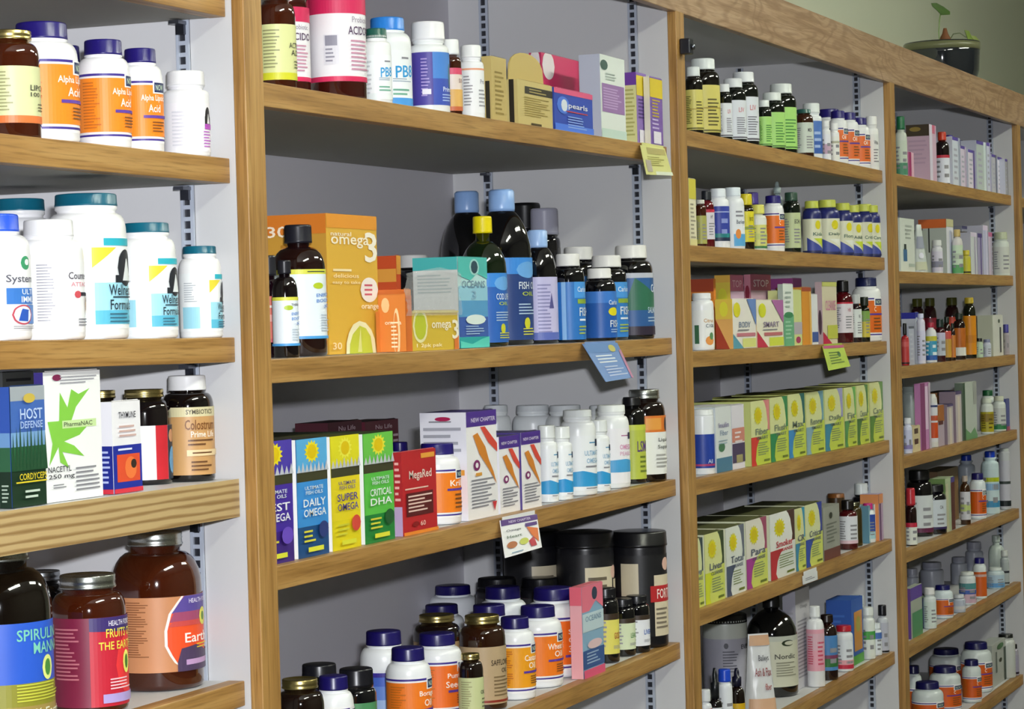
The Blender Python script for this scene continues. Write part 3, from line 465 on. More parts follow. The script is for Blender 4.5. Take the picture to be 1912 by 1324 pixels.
X(2,2,500,613,707,399,'large orange and gold carton with lime slice picture','#e0b03c',[('r',-1,.9,1,1,'#e89a30'),('t','natural',-.45,.86,.8,.03,'#fdf2d8'),('t','omega',-.1,.8,1.5,.08,'#fdf2d8'),('t','3',.72,.77,.5,.22,'#fdf6e4'),('l',-.2,1.2,.58,.62,1,'#fbe6b4'),('t','delicious',-.3,.56,1.0,.03,'#fbe6b4'),('t','easy to take',-.3,.51,1.1,.03,'#fbe6b4'),('c',.6,.46,.36,.09,'#f6eee8'),('l',.6,.4,.41,.51,3,'#d05a70'),('t','orange',.6,.33,.7,.04,'#fff3da'),('p',[(-.4,0),(-.38,.08),(-.28,.15),(-.1,.21),(.15,.235),(.4,.22),(.62,.17),(.75,.1),(.8,0)],'#f2ecc0',1),('p',[(-.27,0),(-.25,.07),(-.13,.14),(.15,.2),(.4,.18),(.58,.12),(.66,0)],'#c4cc3c',1),('p',[(.05,.01),(.18,.19),(.22,.01)],'#dede8a',1),('t','30',-.75,.06,.35,.05,'#f8dcb0'),('r',.8,0,1,.3,'#e08a3c')],[('r',-1,.86,1,1,'#d87a24'),('t','30',-.6,.88,.7,.08,'#fbe8d0'),('l',.1,1.2,.2,.8,12,'#b07820')],side='#c89434',top='#8a5a20',f=.05)
X(2,2,706,757,768,541,'orange carton wrapped in clear film','#e08a3a',[('r',-1,0,1,.9,'#d8702a')],[('c',-.45,.75,.3,.12,'#f4c890'),('t','omega',.1,.45,1.2,.07,'#fbe6c8',.0),('c',.35,.3,.25,.4,'#f6d8a8'),('c',.3,.3,.16,.33,'#dc8038'),('l',.2,.5,.05,.5,7,'#fbe6c8'),('r',-1,.93,1,1,'#c86420')],side='#e08436',f=.012,cat='box')
X(2,2,762,768,854,582,'low yellow carton with lime slice under crinkled film','#d8b83a',[('c',-.65,.62,.32,.42,'#ece6b0'),('c',-.65,.62,.25,.34,'#c0c832'),('t','omega',.25,.6,.85,.22,'#fbf4dc'),('t','3',.85,.52,.28,.5,'#fbf4dc'),('r',.8,0,1,.35,'#dc7a34'),('t','1 2pk pak',-.3,.12,1.1,.12,'#fbf0c8'),('r',-1,.95,1,1,'#e8d878')],[],side='#d89a3a',f=.012)
X(2,2,773,856,910,480,'teal and blue wave carton beside the dark oil bottles','#bfe4e4',[('r',-1,.0,1,.12,'#2aa8a8'),('r',-1,.12,1,.34,'#3a5cac'),('r',-1,.34,1,.52,'#5aa0d0'),('r',-1,.52,1,.68,'#9ad0e4'),('p',[(-1,1),(1,1),(1,.76),(.3,.82),(-.2,.74),(-1,.8)],'#52c0b8'),('c',.1,.89,.34,.09,'#a8dcd8'),('c',.1,.89,.24,.07,'#2a4a5a'),('t','OCEANS',.0,.7,1.6,.08,'#6a8aa0'),('t','3',.0,.58,.35,.1,'#8ab4cc'),('c',.1,.31,.7,.055,'#e4f2ee'),('l',.1,1.4,.14,.25,4,'#a8c4e4'),('p',[(-1,.08),(-.2,.04),(.4,.09),(1,.12),(1,.0),(-1,.0)],'#5ad0c0')],[('r',-1,.86,1,1,'#4ab8b8'),('l',0,1.6,.6,.82,6,'#a8b8b8')],side='#d2d8d6',top='#2a8c90',f=.03)
OILL = lambda T,c='#2a62b4': (.03,.56,c,[('r',-2.6,.8,2.6,1,'#3a8adc'),('c',.3,.85,.5,.1,'#6aa8e4'),('t',T,.35,.66,.95,.09,'#dfe8ee'),('t','OIL',.3,.56,.6,.05,'#b8c83c'),('l',.3,.9,.3,.45,4,'#a8c0d8'),('c',.2,.2,.14,.07,'#c8c82c'),('l',.4,.8,.05,.15,3,'#c8c84c')])
B(2,2,'oil',862,948,405,'dark green oil bottle with yellow cap','p#e8d40c','g#0a1a08',OILL('COD LIVER'),f=.012)
B(2,2,'wine',888,996,357,'tall black oil bottle with blue foil neck, label facing out','p#24448a','g#06060a',OILL('FISH OIL','#1f3c78'),f=.05,seal='p#8fb4ea',k=(.42,.135,.0,.3,.40))
B(2,2,'oil',972,1042,432,'shorter dark oil bottle with blue foil neck and lavender label','p#24448a','g#08080c',(.03,.6,'#c4c0e4',[('l',0,.8,.1,.9,14,'#8a88b8'),('p',[(.2,.5),(.35,.75),(.5,.5)],'#50508a'),('r',-2.6,.0,2.6,.12,'#5a6ab4')]),f=.03,seal='p#9fc0f0',k=(.5,.15,.0,.26,.48),dl=20)
FW_ = lambda c='#2a74c0': (.03,.68,c,[('r',-.3,.72,2.6,1,'#4a98e0'),('t','Carlson',.35,.87,.9,.09,'#dce8f6'),('r',-.1,.62,1.2,.7,'#8aa83c'),('t','FISH',.42,.48,.85,.15,'#dfe6ea'),('l',.4,.8,.3,.38,1,'#e4ecf4'),('l',.35,.8,.08,.25,3,'#a8b84c'),('r',-1.05,.0,-.8,1,'#8ab8e4')])
WC = 'p#ecebe8'
B(2,2,'pill',1032,1093,475,'white-capped dark bottle, blue label, beside shorter foil bottle',WC,'g#08080c',FW_())
B(2,2,'pill',1090,1151,502,'shortest dark bottle, white cap, yellow patch on label',WC,'g#08080c',(.04,.68,'#1e5aac',[('r',-2.6,.75,2.6,1,'#3a7acc'),('t','Carlson',.35,.76,.9,.1,'#e4ecf6'),('c',.25,.56,.4,.09,'#e4d81c'),('t','FISH',.4,.3,.9,.15,'#dfe6ea'),('l',.4,.8,.1,.2,2,'#a8c0e0')]))
B(2,2,'pill',1141,1221,459,'dark bottle with white cap and green hill label',WC,'g#08080c',(.04,.7,'#2a5a94',[('p',[(-.9,.55),(-.5,.92),(.4,.7),(1.5,.6),(1.5,.4),(-.9,.4)],'#2c6a50'),('r',-1.05,.92,2.6,1,'#c0c4d0'),('t','Cod',.6,.75,.5,.13,'#e4ecf4'),('t','SALMON',.5,.4,.8,.1,'#c4d4e4'),('l',.5,.8,.2,.3,2,'#a8c0d8'),('r',-2.6,0,2.6,.14,'#2a2034')]))
B(2,2,'pill',1097,1172,478,'dark bottle with white cap just behind the shortest one',WC,'g#08080c',FW_('#2f7ac4'),f=.06)
B(2,2,'pill',1046,1120,462,'dark bottle with white cap, farthest back of the fish oils',WC,'g#08080c',FW_(),f=.14)
B(2,2,'wine',826,928,360,'tall black oil bottle with blue foil neck, behind yellow-capped bottle','p#24448a','g#06060a',None,f=.2,seal='p#8fb4ea',k=(.42,.135,.0,.3,.40))
B(2,2,'pill',738,812,477,'dark bottle with white cap behind the film-wrapped carton',WC,'g#0a0a10',None,f=.24)
B(2,2,'pill',953,1016,380,'black bottle with domed black cap behind the oil bottles','p#0c0c10','g#08080a',None,f=.26,k=(.95,.2,.02,.05,.8))
B(2,2,'pill',992,1050,390,'bottle with cloudy clear cap at the back beside black cap','p#a8a8ba','g#0c0c12',None,f=.28,k=(.9,.2,.02,.05,.8))
B(2,2,'vial',484,522,478,'dark bottle with salmon label against the oak upright','p#222228','g#1a0810',plain('#d8604a',[],bands=[(.75,.8,'#f0e0d8'),(.45,.6,'#e8a098'),(.0,.08,'#c8404a')],t=(.15,.6),n=0),f=.045)
X(2,2,706,742,750,478,'small red-orange carton behind the film-wrapped cartons','#d8501c',[('r',-1,.8,1,1,'#e8a03c')],[('r',-1,.72,1,.86,'#e8a040'),('c',.3,.5,.5,.1,'#f4e0d0')],side='#d04e20',f=.16)
# third row
def nord(c0, c1, c2, T, f2='#f6e21c', dot='#2a3a7a'):
    e = [('r',-1,.0,1,.26,c2),('r',-1,.26,1,.64,c1),('r',-1,.64,1,.72,'#3c3c22'),('r',-1,.72,1,1,c0)]
    e += [star(0,.89,.5,.1,f2),('c',0,.89,.3,.06,'#e8c800')]+[('p',[(-1+.25*i,.72),(-.87+.25*i,.79+.02*(i%2)),(-.75+.25*i,.72)],'#c4c8d0') for i in range(8)]
    e += [('t','ULTIMATE',0,.585,1.2,.03,'#dfe8ec'),('t','FISH OILS',0,.545,1.1,.03,'#dfe8ec')]; y = .46
    for q in T: e.append(('t',q,.0,y,1.45,.065,T[0] and '#f4f6f8')); y -= .085
    e += [('c',.55,.22,.32,.07,dot),('l',-.3,.9,.12,.24,3,'#d8d43c'),('r',-.5,.045,.5,.085,'#e4e43c')]; return e
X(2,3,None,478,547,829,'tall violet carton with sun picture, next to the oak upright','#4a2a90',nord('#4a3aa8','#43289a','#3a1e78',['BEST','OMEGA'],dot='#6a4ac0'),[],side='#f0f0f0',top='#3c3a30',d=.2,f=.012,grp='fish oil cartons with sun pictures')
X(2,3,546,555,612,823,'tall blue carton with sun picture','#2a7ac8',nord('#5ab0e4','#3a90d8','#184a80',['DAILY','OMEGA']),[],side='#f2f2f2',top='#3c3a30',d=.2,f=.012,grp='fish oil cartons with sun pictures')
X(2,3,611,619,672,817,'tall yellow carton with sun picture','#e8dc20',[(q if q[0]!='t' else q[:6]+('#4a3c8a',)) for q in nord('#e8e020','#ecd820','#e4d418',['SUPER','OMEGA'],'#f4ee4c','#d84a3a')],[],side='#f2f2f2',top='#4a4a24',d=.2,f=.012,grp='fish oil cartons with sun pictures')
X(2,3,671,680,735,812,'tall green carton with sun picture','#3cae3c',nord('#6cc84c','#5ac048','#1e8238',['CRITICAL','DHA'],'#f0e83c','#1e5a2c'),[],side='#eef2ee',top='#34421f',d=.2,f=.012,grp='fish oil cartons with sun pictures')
X(2,3,736,751,815,846,'red carton with cream lettering and dark text box','#b81c24',[('t','MegaRed',.05,.7,1.3,.13,'#f0dcd0'),('r',.1,.9,.9,.96,'#e8a03c'),('l',0,1.7,.53,.57,1,'#f0c8b8'),('r',-.8,.22,.75,.5,'#5a1016'),('l',0,1.4,.26,.48,5,'#f0d0c4'),('c',-.3,.12,.2,.03,'#8a0e14'),('t','60',.1,.12,.3,.06,'#f0c8b8'),('r',-1,0,1,.04,'#e88a2c')],[('r',-1,0,1,.35,'#b8a0c8'),('l',0,1.4,.4,.9,7,'#e8b0a8')],side='#a81820',top='#c84a4c',f=.012)
X(2,3,787,873,929,771,'largest white carton with purple header and orange fish','#f4f2f4',[('r',-1,.86,1,1,'#4a2a8c'),('t','NEW CHAPTER',.1,.92,1.6,.04,'#e8e0f4'),('p',[(-.1,.85),(.2,.85),(1,.68),(1,.6),(.4,.7)],'#dc4a3a',1),('p',[(-.6,.78),(-.3,.8),(.2,.66),(.4,.54),(.7,.42),(.9,.3),(.5,.42),(.2,.5),(-.2,.6)],'#d8862c',1),('c',-.4,.5,.22,.05,'#7a2064'),('c',-.4,.5,.1,.025,'#f4f2f4'),('l',0,1.6,.1,.38,9,'#8a8a94'),('r',-.5,.4,-.1,.43,'#e0a040'),('p',[(.55,.14),(.7,.05),(.85,.14)],'#c8343c')],[('c',.0,.94,.35,.02,'#b01a50'),('l',0,1.2,.9,.93,1,GR),('l',0,1.7,.62,.88,4,'#a8a8b4'),('r',.3,.42,.9,.47,'#e0a040'),('l',0,1.7,.05,.38,8,'#c0c0cc')],side='#e9e8f2',top='#3c3070',f=.02,grp='white cartons with orange fish')
def nchap(): return [('r',-1,.84,1,1,'#4a2a8c'),('t','NEW CHAPTER',.0,.91,1.6,.04,'#e8e0f4'),('p',[(-.1,.83),(.3,.83),(1,.62),(1,.54),(.4,.66)],'#dc4a3a',1),('p',[(-.7,.74),(-.3,.76),(.2,.62),(.4,.5),(.7,.38),(.9,.28),(.5,.38),(.2,.46),(-.3,.58)],'#d8862c',1),('c',-.4,.44,.26,.05,'#7a2064'),('c',-.4,.44,.12,.025,'#f4f2f4'),('l',0,1.6,.08,.34,7,'#8a8a94')]
X(2,3,None,933,970,817,'small white carton with orange fish, against the largest one','#f4f2f4',nchap(),[],side='#eceaf2',top='#4a4470',d=.07,f=.016,grp='white cartons with orange fish')
X(2,3,None,974,1010,809,'small white carton with orange fish, beside the white bottles','#f4f2f4',nchap(),[],side='#4a3a84',top='#4a4470',d=.07,f=.016,grp='white cartons with orange fish')
B(2,3,'pill',776,860,828,'purple-capped bottle with orange label behind red carton',CAPN,'p#f2f2f4',now(['Krill']),f=.03)
NL = lambda c: (.06,.7,'#f2f5f7',[('p',[(-2.6,.08),(-2.6,.28),(-.4,.36),(.4,.3),(2.6,.26),(2.6,.06)],c),('r',.0,.86,.5,.88,'#3a8ab8'),('r',.45,.8,.85,.93,'#1c2c4a'),('t','ULTIMATE',.25,.68,1.1,.09,'#8ab0cc'),('t','OMEGA',.25,.54,.9,.09,'#8ab0cc'),('l',.2,.9,.4,.47,1,GR),('l',.2,.9,.02,.06,1,GR)])
WCP = 'p#eef2f0'
B(2,3,'pill',1002,1042,795,'small white bottle with blue wave, touching the fish cartons',WCP,'p#f1f4f4',NL('#3a9ed8'),f=.02,k=KIND['strt'])
B(2,3,'pill',1030,1069,797,'small white bottle with blue wave, touching the big white one',WCP,'p#f1f4f4',NL('#2a96d4'),f=.014,k=KIND['strt'])
B(2,3,'pill',1046,1114,766,'big white bottle with blue wave and white cap',WCP,'p#f1f4f4',NL('#2f9ad4'),f=.012,k=KIND['wide'])
B(2,3,'pill',1098,1139,785,'small white bottle with orange mark between two big white bottles',WCP,'p#f1f4f4',NL('#2f9ad4'),f=.016,k=KIND['strt'])
B(2,3,'pill',1110,1176,757,'big white bottle with pink lettering and blue wave',WCP,'p#f1f4f4',(.06,.72,'#f4f3f6',[('p',[(-2.6,.2),(-2.6,.38),(.2,.44),(2.6,.3),(2.6,.2)],'#4aa2d8'),('r',-.1,.86,.5,.875,'#9a3a7a'),('r',.4,.8,.8,.92,'#2a2a4a'),('t','OMEGA',.25,.66,.9,.09,'#d08ab0'),('t','PEARLS',.25,.54,.9,.07,'#d0a0b8')]),f=.012,k=KIND['wide'])
B(2,3,'syr',1158,1206,742,'dark bottle with yellow-green label and purple letters','p#101014','g#0a0a0a',(.05,.68,'#b8c44a',[('t','LSMI',.2,.6,1.0,.2,'#5a3a7a'),('r',-2.6,.9,2.6,1,'#c8d24a'),('l',.3,.8,.1,.45,4,'#6a7a2a')]),f=.02,k=(.7,.1,.03,.12,.6))
B(2,3,'jar2',1166,1247,728,'dark jar with silver lid and orange-topped white label',SILV,'g#140806',(.08,.72,'#eef0ec',[('r',-2.6,.72,2.6,1,'#e07a2c'),('c',.6,.85,.16,.12,'#2a2a34'),('r',-.6,.76,.2,.96,'#e8a048'),('t','Liquid',.4,.58,.8,.08,'#5a5a58'),('t','Supple',.4,.46,.9,.08,'#5a5a58'),('l',.3,.9,.1,.36,4,'#a8a8a4')]),f=.03)
for a, c, w in ((906,948,'behind the purple header'),(964,1027,'second from the fish cartons'),(1026,1086,'third along the back'),(1102,1152,'farthest along the back')):
    B(2,3,'wide',a-6,c+8,757,'white jar with flat white lid, '+w,'p#dfe4e8','p#e6eaec',None,f=.25,cat='jar',grp='white jars at the back of the third row')
X(2,3,None,615,678,791,'maroon carton peeping over the yellow carton','#4a1c28',[('t','Nu Life',.1,.93,1.0,.05,'#b8a0a8')],[],top='#3a1820',f=.24,d=.05)
X(2,3,None,684,746,789,'maroon carton peeping over the green carton','#5a1c2c',[('t','Nu Life',.1,.93,1.0,.05,'#c0a8b0'),('l',.8,.3,.1,.85,12,'#c8b0b8')],[],top='#3a1820',f=.24,d=.05)
B(2,3,'pill',728,768,826,'purple-capped bottle peeping over the red carton',CAPN,'p#e6e6ee',None,f=.2)
# bottom row of the second bay
TUBL = (.03,.82,'#16161a',[('r',-.65,.0,.45,.86,'#d8ccb0'),('l',-.1,.9,.12,.78,8,'#6a6050'),('c',.55,.8,.2,.07,'#e0b8a8'),('r',.5,.35,1.6,.55,'#b8282c'),('t','FORTI',.85,.45,.6,.12,'#f2e4dc'),('r',.5,0,1.6,.33,'#d8ccb0'),('r',.5,.57,1.6,.72,'#d8ccb0')])
B(2,4,'tub',1143,1250,991,'black powder tub with wide lid and red banner','p#0e0e12','p#15151a',(.1,.8,'#16161a',[('r',.15,.0,1.6,.75,'#d8ccb0'),('r',-1.05,.5,-.4,.9,'#cfc4aa'),('c',.75,.88,.22,.08,'#e0b8a8'),('r',.0,.42,1.6,.62,'#b8282c'),('t','FORTI',.6,.52,.7,.12,'#f2e4dc'),('l',.6,.8,.08,.36,5,'#7a7060')]),f=.12,dl=22,grp='black powder tubs')
B(2,4,'tub',1042,1149,992,'middle black powder tub, cream label panel','p#0e0e12','p#15151a',TUBL,f=.14,grp='black powder tubs')
B(2,4,'tub',944,1048,990,'black powder tub below the hanging white card','p#0e0e12','p#15151a',TUBL,f=.16,grp='black powder tubs')
KN = 'p#170f5a'
B(2,4,'pill',927,999,1152,'white bottle with purple cap and amber-yellow label',KN,'p#f0f2f4',now(['Castor','Oil'],'#eda01c'),f=.016,grp='purple capped bottles in the bottom row of the second bay')
B(2,4,'pill',962,1050,1131,'white bottle with purple cap, orange label, beside amber-yellow one',KN,'p#f0f2f4',now(['Wheat G','Oil'],'#f07c1c'),f=.02,grp='purple capped bottles in the bottom row of the second bay')
B(2,4,'pill',985,1085,1097,'tallest purple-capped white bottle, orange label, beside pink carton',KN,'p#f0f2f4',now(['Super','Omega','3-6-9'],'#f0701c'),f=.03,grp='purple capped bottles in the bottom row of the second bay')
X(2,4,1066,1088,1127,1098,'pink and blue wave carton next to dark jars','#8ab0cc',[('p',[(-1,1),(1,1),(1,.72),(.3,.82),(-.3,.72),(-1,.72)],'#e8788e'),('c',.2,.9,.26,.07,'#2a3a50'),('r',-1,.1,1,.3,'#3a5a94'),('r',-1,.5,1,.7,'#c8dce4'),('t','OCEANS',0,.64,1.5,.06,'#7a9ab4'),('c',.1,.35,.7,.05,'#e8c8cc'),('l',0,1.4,.14,.28,4,'#a0b8d4'),('r',-1,.0,1,.09,'#e05a80')],[('r',-1,.8,1,1,'#e8687c')],side='#f0b0b8',top='#d8707e',f=.016)
B(2,4,'glass',859,946,1149,'brown bottle with gold lid and tan label',GOLD,'g#2a1206',(.07,.68,'#b8a07c',[('t','SAFFLOWER',.3,.72,1.2,.1,'#3a2c1c'),('t','OIL',.4,.58,.4,.08,'#3a2c1c'),('l',.3,1.0,.12,.5,6,'#7a6444'),('r',-2.6,.03,2.6,.07,'#8a2c1c')]),f=.02)
B(2,4,'glass',856,903,1221,'small dark bottle with gold lid and pale green label',GOLD,AMD,sol(['OIL'],'#c8cf98'),f=.008)
B(2,4,'pill',772,864,1182,'purple-capped bottle with orange label, beside small green-labelled bottle',KN,'p#f0f2f4',now(['Pumpkin','Seed Oil'],'#f0701c'),f=.05,grp='purple capped bottles in the bottom row of the second bay')
B(2,4,'pill',722,806,1209,'purple-capped bottle with orange label in front of blue-labelled one',KN,'p#f0f2f4',now(['Borage','Oil'],'#f07c1c'),f=.02,grp='purple capped bottles in the bottom row of the second bay')
B(2,4,'pill',674,764,1178,'purple-capped bottle with blue fading label',KN,'p#f0f2f4',(.06,.6,'#4a6cd0',[('r',-2.6,.5,2.6,.75,'#6a90e0'),('r',-2.6,.2,2.6,.5,'#a8c4ee'),('t','Ribose',.35,.5,.9,.12,'#38404c'),('r',-2.6,.92,2.6,1,'#3a2c9a')]),f=.08,grp='purple capped bottles in the bottom row of the second bay')
B(2,4,'pill',588,662,1262,'small purple-capped white bottle between black caps',KN,'p#f0f2f4',now(['Oil']),f=.014,grp='purple capped bottles in the bottom row of the second bay')
B(2,4,'glass',518,608,1268,'dark bottle with gold lid against the oak upright',GOLD,AMD,sol(['OIL']),f=.01)
B(2,4,'pill',630,704,1248,'bottle with tall black cap and green label','p#12121a','g#0a0a0e',plain('#4a8a5a',['EPA'],'#e0f0e0',t=(.05,.62)),f=.04,k=(.86,.2,.03,.08,.8))
B(2,4,'pill',554,642,1240,'bottle with black cap behind the small purple cap','p#12121a','g#0a0a0e',None,f=.1)
B(2,4,'glass',773,862,1148,'dark bottle with brass lid behind the purple caps',GOLD,AMD,plain('#a88a64',[],n=6),f=.13)
B(2,4,'pill',784,868,1129,'purple-capped bottle directly behind the brass lid',KN,'p#e8ecf0',None,f=.22,grp='purple capped bottles in the bottom row of the second bay')
B(2,4,'pill',802,892,1093,'purple-capped bottle at the back, standing highest near the panel',KN,'p#e8ecf0',None,f=.3,grp='purple capped bottles in the bottom row of the second bay')
B(2,4,'pill',874,956,1129,'purple-capped bottle behind the tan-labelled brown bottle',KN,'p#e8ecf0',None,f=.1,grp='purple capped bottles in the bottom row of the second bay')
B(2,4,'pill',896,986,1095,'large purple-capped bottle in front of the round black lids',KN,'p#e8ecf0',None,f=.12,grp='purple capped bottles in the bottom row of the second bay')
for a, c, vt, col, T, w in ((1108,1156,1098,'#e4dc6a','GOLD','yellow'),(1140,1186,1118,'#d8e4c0','LEAN','pale green'),(1166,1213,1112,'#e8eaf0','LIVER','blue-lettered white')):
    B(2,4,'jar2',a,c,vt,f'small black jar with {w} label','p#101016','g#08080c',plain(col,[T],{'yellow':'#a8402c','pale green':'#4a8a4a'}.get(w,'#2a5ab0'),[(.85,1,'#3a2c20')],t=(.12,.66),n=3,ty=.45,th=.16),f=.02,k=(.82,.14,.02,.1,.8),grp='small black jars')
for a, c, w in ((890,970,'next to the panel'),(972,1048,'in the middle'),(1050,1124,'near the pink carton')):
    B(2,4,'jar2',a,c,1079,'black-lidded jar at the back, '+w,'p#0e0e14','p#18181e',plain('#d85a86',[],bands=[(.8,1,'#3a3a3c')],t=(.1,.75),n=3),f=.2,k=(.9,.12,.02,.06,.85),grp='black-lidded jars in front of the tubs')

# ================= third bay =================
G = 'g#0c0a0c'
def flat(col, bands=(), T=(), tc='#44444c', t=(.06, .66), n=5, small='#8a8a90', ty=.75): return plain(col, T, tc, bands, t, n, .12, ty, small)
for uL, uR, vt, w in ((1284,1345,111,'taller'),(1279,1313,126,'shorter')):
    B(3,1,'pill',uL,uR,vt,w+' dark bottle with white cap and yellow label','p#dfe6e6','g#100c08',flat('#d2c86a',[(.02,.06,'#6a6428'),(.5,.53,'#b09a3c')],n=8,small='#5a5224',t=(.07,.66)),grp='yellow labelled bottles')
for uL, uR, vt, w in ((1363,1417,136,'tallest'),(1346,1394,148,'middle-sized'),(1339,1367,158,'smallest')):
    B(3,1,'pill',uL,uR,vt,w+' dark bottle with white cap and white label','p#e4e8ec','g#0a0e0c',flat('#dde2ea',[(.02,.06,'#5a5a64')],['LIV'],'#c87a80',n=8,t=(.07,.66),small='#70707c'),grp='white labelled dark bottles')
for uL, uR, vt, w in ((1432,1488,158,'tallest'),(1419,1466,174,'middle-sized'),(1413,1441,188,'smallest')):
    B(3,1,'pill',uL,uR,vt,w+' dark bottle with white cap and lime label','p#dfe6e4','g#081008',flat('#a8dc78',[(.02,.06,'#4a7a34')],n=8,t=(.07,.66),small='#4a8a3c'),grp='lime labelled bottles')
B(3,1,'glass',1484,1519,205,'amber bottle with teal cap and pale label','p#2a5a54','g#3a1c0c',flat('#cdd6cc',T=['MEN'],t=(.1,.72)))
B(3,1,'strt',1497,1535,194,'white bottle with white cap and mid-blue label','p#e8efee','p#e8eef0',flat('#4a74bc',[(.0,.4,'#2f5aa8')],t=(.1,.68),n=3,small='#a8c0e8'))
CP = 'p#221a70'
for uL, uR, vt, w in ((1548,1583,208,'next to the plain white ones'),(1566,1604,211,'between two others'),(1587,1624,221,'closest to the side panel')):
    B(3,1,'pill',uL,uR,vt,'purple-capped bottle, orange label, '+w,CP,'p#eef0f2',now(['Oil'],'#e8702a'),f=.012,grp='small orange labelled bottles')
B(3,1,'strt',1612,1646,218,'white bottle with white cap against the side panel','p#f0f2f0','p#f0f2f0',flat('#e6eae8',T=['Vita'],t=(.06,.66)))
B(3,1,'strt',1533,1551,226,'little white bottle nearest the blue-labelled bottle','p#eef0f0','p#eef0f0',flat('#eceef4',[(.2,.6,'#c8a8c0')],n=2))
B(3,1,'strt',1549,1567,231,'little white bottle touching the orange-labelled bottles','p#eef0f0','p#eef0f0',flat('#eceee8',[(.7,.8,'#b8b8a0')],n=2),f=.004)
B(3,1,'pill',1522,1575,205,'broad purple-capped white bottle behind the little white bottles',CP,'p#eceef0',None,f=.06)
# second row
X(3,2,1284,1287,1300,334,'tall narrow cream and yellow carton by the upright','#ece6c8',[('r',-1,.7,1,1,'#d8cc4a'),('l',0,1.4,.1,.65,9,'#a8a088'),('r',-1,.0,1,.1,'#e4dc9a')],[],side='#d8d0a8')
B(3,2,'glass',1298,1319,374,'little amber bottle with olive label','p#c8c8c0',AMB,flat('#a8a858'),f=.01)
B(3,2,'syr',1306,1334,357,'bottle with dark cap, maroon shoulder and white label','p#20242c','g#5a0a14',flat('#dcd8e0',[(.9,1,'#b8203c')],['HP'],t=(.14,.68)),f=.012,k=(.66,.17,.02,.14,.6))
B(3,2,'pill',1322,1362,353,'white bottle with royal blue label','p#e6ecf4','p#eceff4',flat('#2e3f9e',[(.0,.1,'#1a2a4a'),(.1,.22,'#1c7a7c'),(.82,.85,'#a8b4e0')],t=(.12,.7),n=2,small='#8a98d4'))
B(3,2,'pill',1348,1390,351,'white bottle with orange bird and sky blue label','p#dfe8f0','p#e8ecf0',(.05,.7,'#e8ecf0',[('t','Barlean',.4,.6,.9,.1,'#5a6470'),('r',-.3,.0,1.1,.3,'#5aa8dc'),('c',.1,.3,.25,.12,'#e08a3c'),('l',.3,.8,.7,.9,2,GR)]))
B(3,2,'syr',1380,1408,363,'dark bottle with yellow cap and yellow label','p#d8c82a','g#1a1008',flat('#d8cc24',[(.4,.5,'#8a9a20')],['B12'],'#5a5a20',t=(.14,.7)),k=KIND['vial'])
B(3,2,'syr',1400,1431,383,'small white bottle with pale yellow cap','p#dcd868','p#e4e6da',flat('#dcdc7c',[(.8,1,'#e8ece4'),(.0,.08,'#3c7a4a'),(.3,.5,'#c8d078')],t=(.05,.8)),k=KIND['vial'])
B(3,2,'pill',1425,1464,366,'white bottle with purple cap and tall orange label',CP,'p#eceef0',now(['C'],'#e8741c',t=(.08,.76)),f=.01)
B(3,2,'pill',1462,1495,360,'dark green bottle with green cap and pale label','p#2c4a3c','g#06120a',flat('#c0cc9c',T=['ECHI'],t=(.08,.66)))
B(3,2,'drop',1442,1464,340,'dropper bottle with frosted top standing behind','p#a8b8b8','p#8a9a9a',None,f=.05)
B(3,2,'vial',1395,1420,360,'bottle with violet cap behind the pale yellow cap','p#4a3a8a',G,None,f=.07)
YC = 'p#c4cc54'
W7 = ['beside pale label','second and tallest','third','fourth','fifth','closest to the panel']
for i, (uL, uR, vt) in enumerate(((1499,1534,376),(1523,1568,374),(1556,1593,380),(1576,1610,384),(1592,1634,382),(1612,1649,384))):
    B(3,2,'pill',uL,uR,vt,'yellow-capped navy bottle with sun on label, '+W7[i],YC,'p#242a6a',(.03,.66,'#dfe0c4',[('p',[(-.9,.0),(-.9,.45),(1.6,.0)],'#3c4a9a'),('p',[(-.2,.42),(2.6,.42),(2.6,.0),(1.4,.05)],'#c8d838' if i in (0,3,4,5) else '#e8ece0'),('c',.3,.82,.32,.13,'#dcd020'),('t',['Kids','Daily','Flora','Adult','Critical','Care'][i],.3,.55,1.1,.1,'#4a6a5a'),('r',-2.6,.0,2.6,.06,'#20285c')]),f=.012+.002*(i%2),grp='yellow capped navy bottles')
# third row
B(3,3,'strt',1289,1333,548,'white bottle with citrus picture','p#e9ecee','p#eceef0',(.05,.7,'#eef0ee',[('r',-1.0,.6,-.6,.1,'#3a6a4a'),('t','Citrus',.25,.72,.9,.1,'#c89a5a'),('t','C100',.35,.58,.8,.1,'#5a6a78'),('c',.3,.18,.4,.12,'#e0944a'),('c',.45,.3,.2,.1,'#5a8a5a')]),k=(.8,.1,.03,.1,.74))
X(3,3,1336,1368,1411,559,'pale cleansing carton with blue arc, first of two','#f0ece4',[('p',[(-1,0),(-1,.3),(-.1,.0)],'#5aa0b8'),('r',-.2,.02,.95,.2,'#dfe48a'),('c',-.65,.78,.3,.15,'#e4dc2a'),('t','BODY',.0,.48,1.0,.12,'#7a8aa4'),('r',-.7,.24,.9,.31,'#c87a88'),('p',[(.2,1),(1,1),(1,.45)],'#6a8ac8'),('l',0,1.2,.34,.4,1,GR)],[('p',[(-1,0),(-1,.6),(.6,0)],'#a83a1c'),('r',-1,.6,1,1,'#e8c84a'),('c',0,.8,.5,.15,'#e8e03c')],side='#e8b060',f=.012,grp='cleansing cartons')
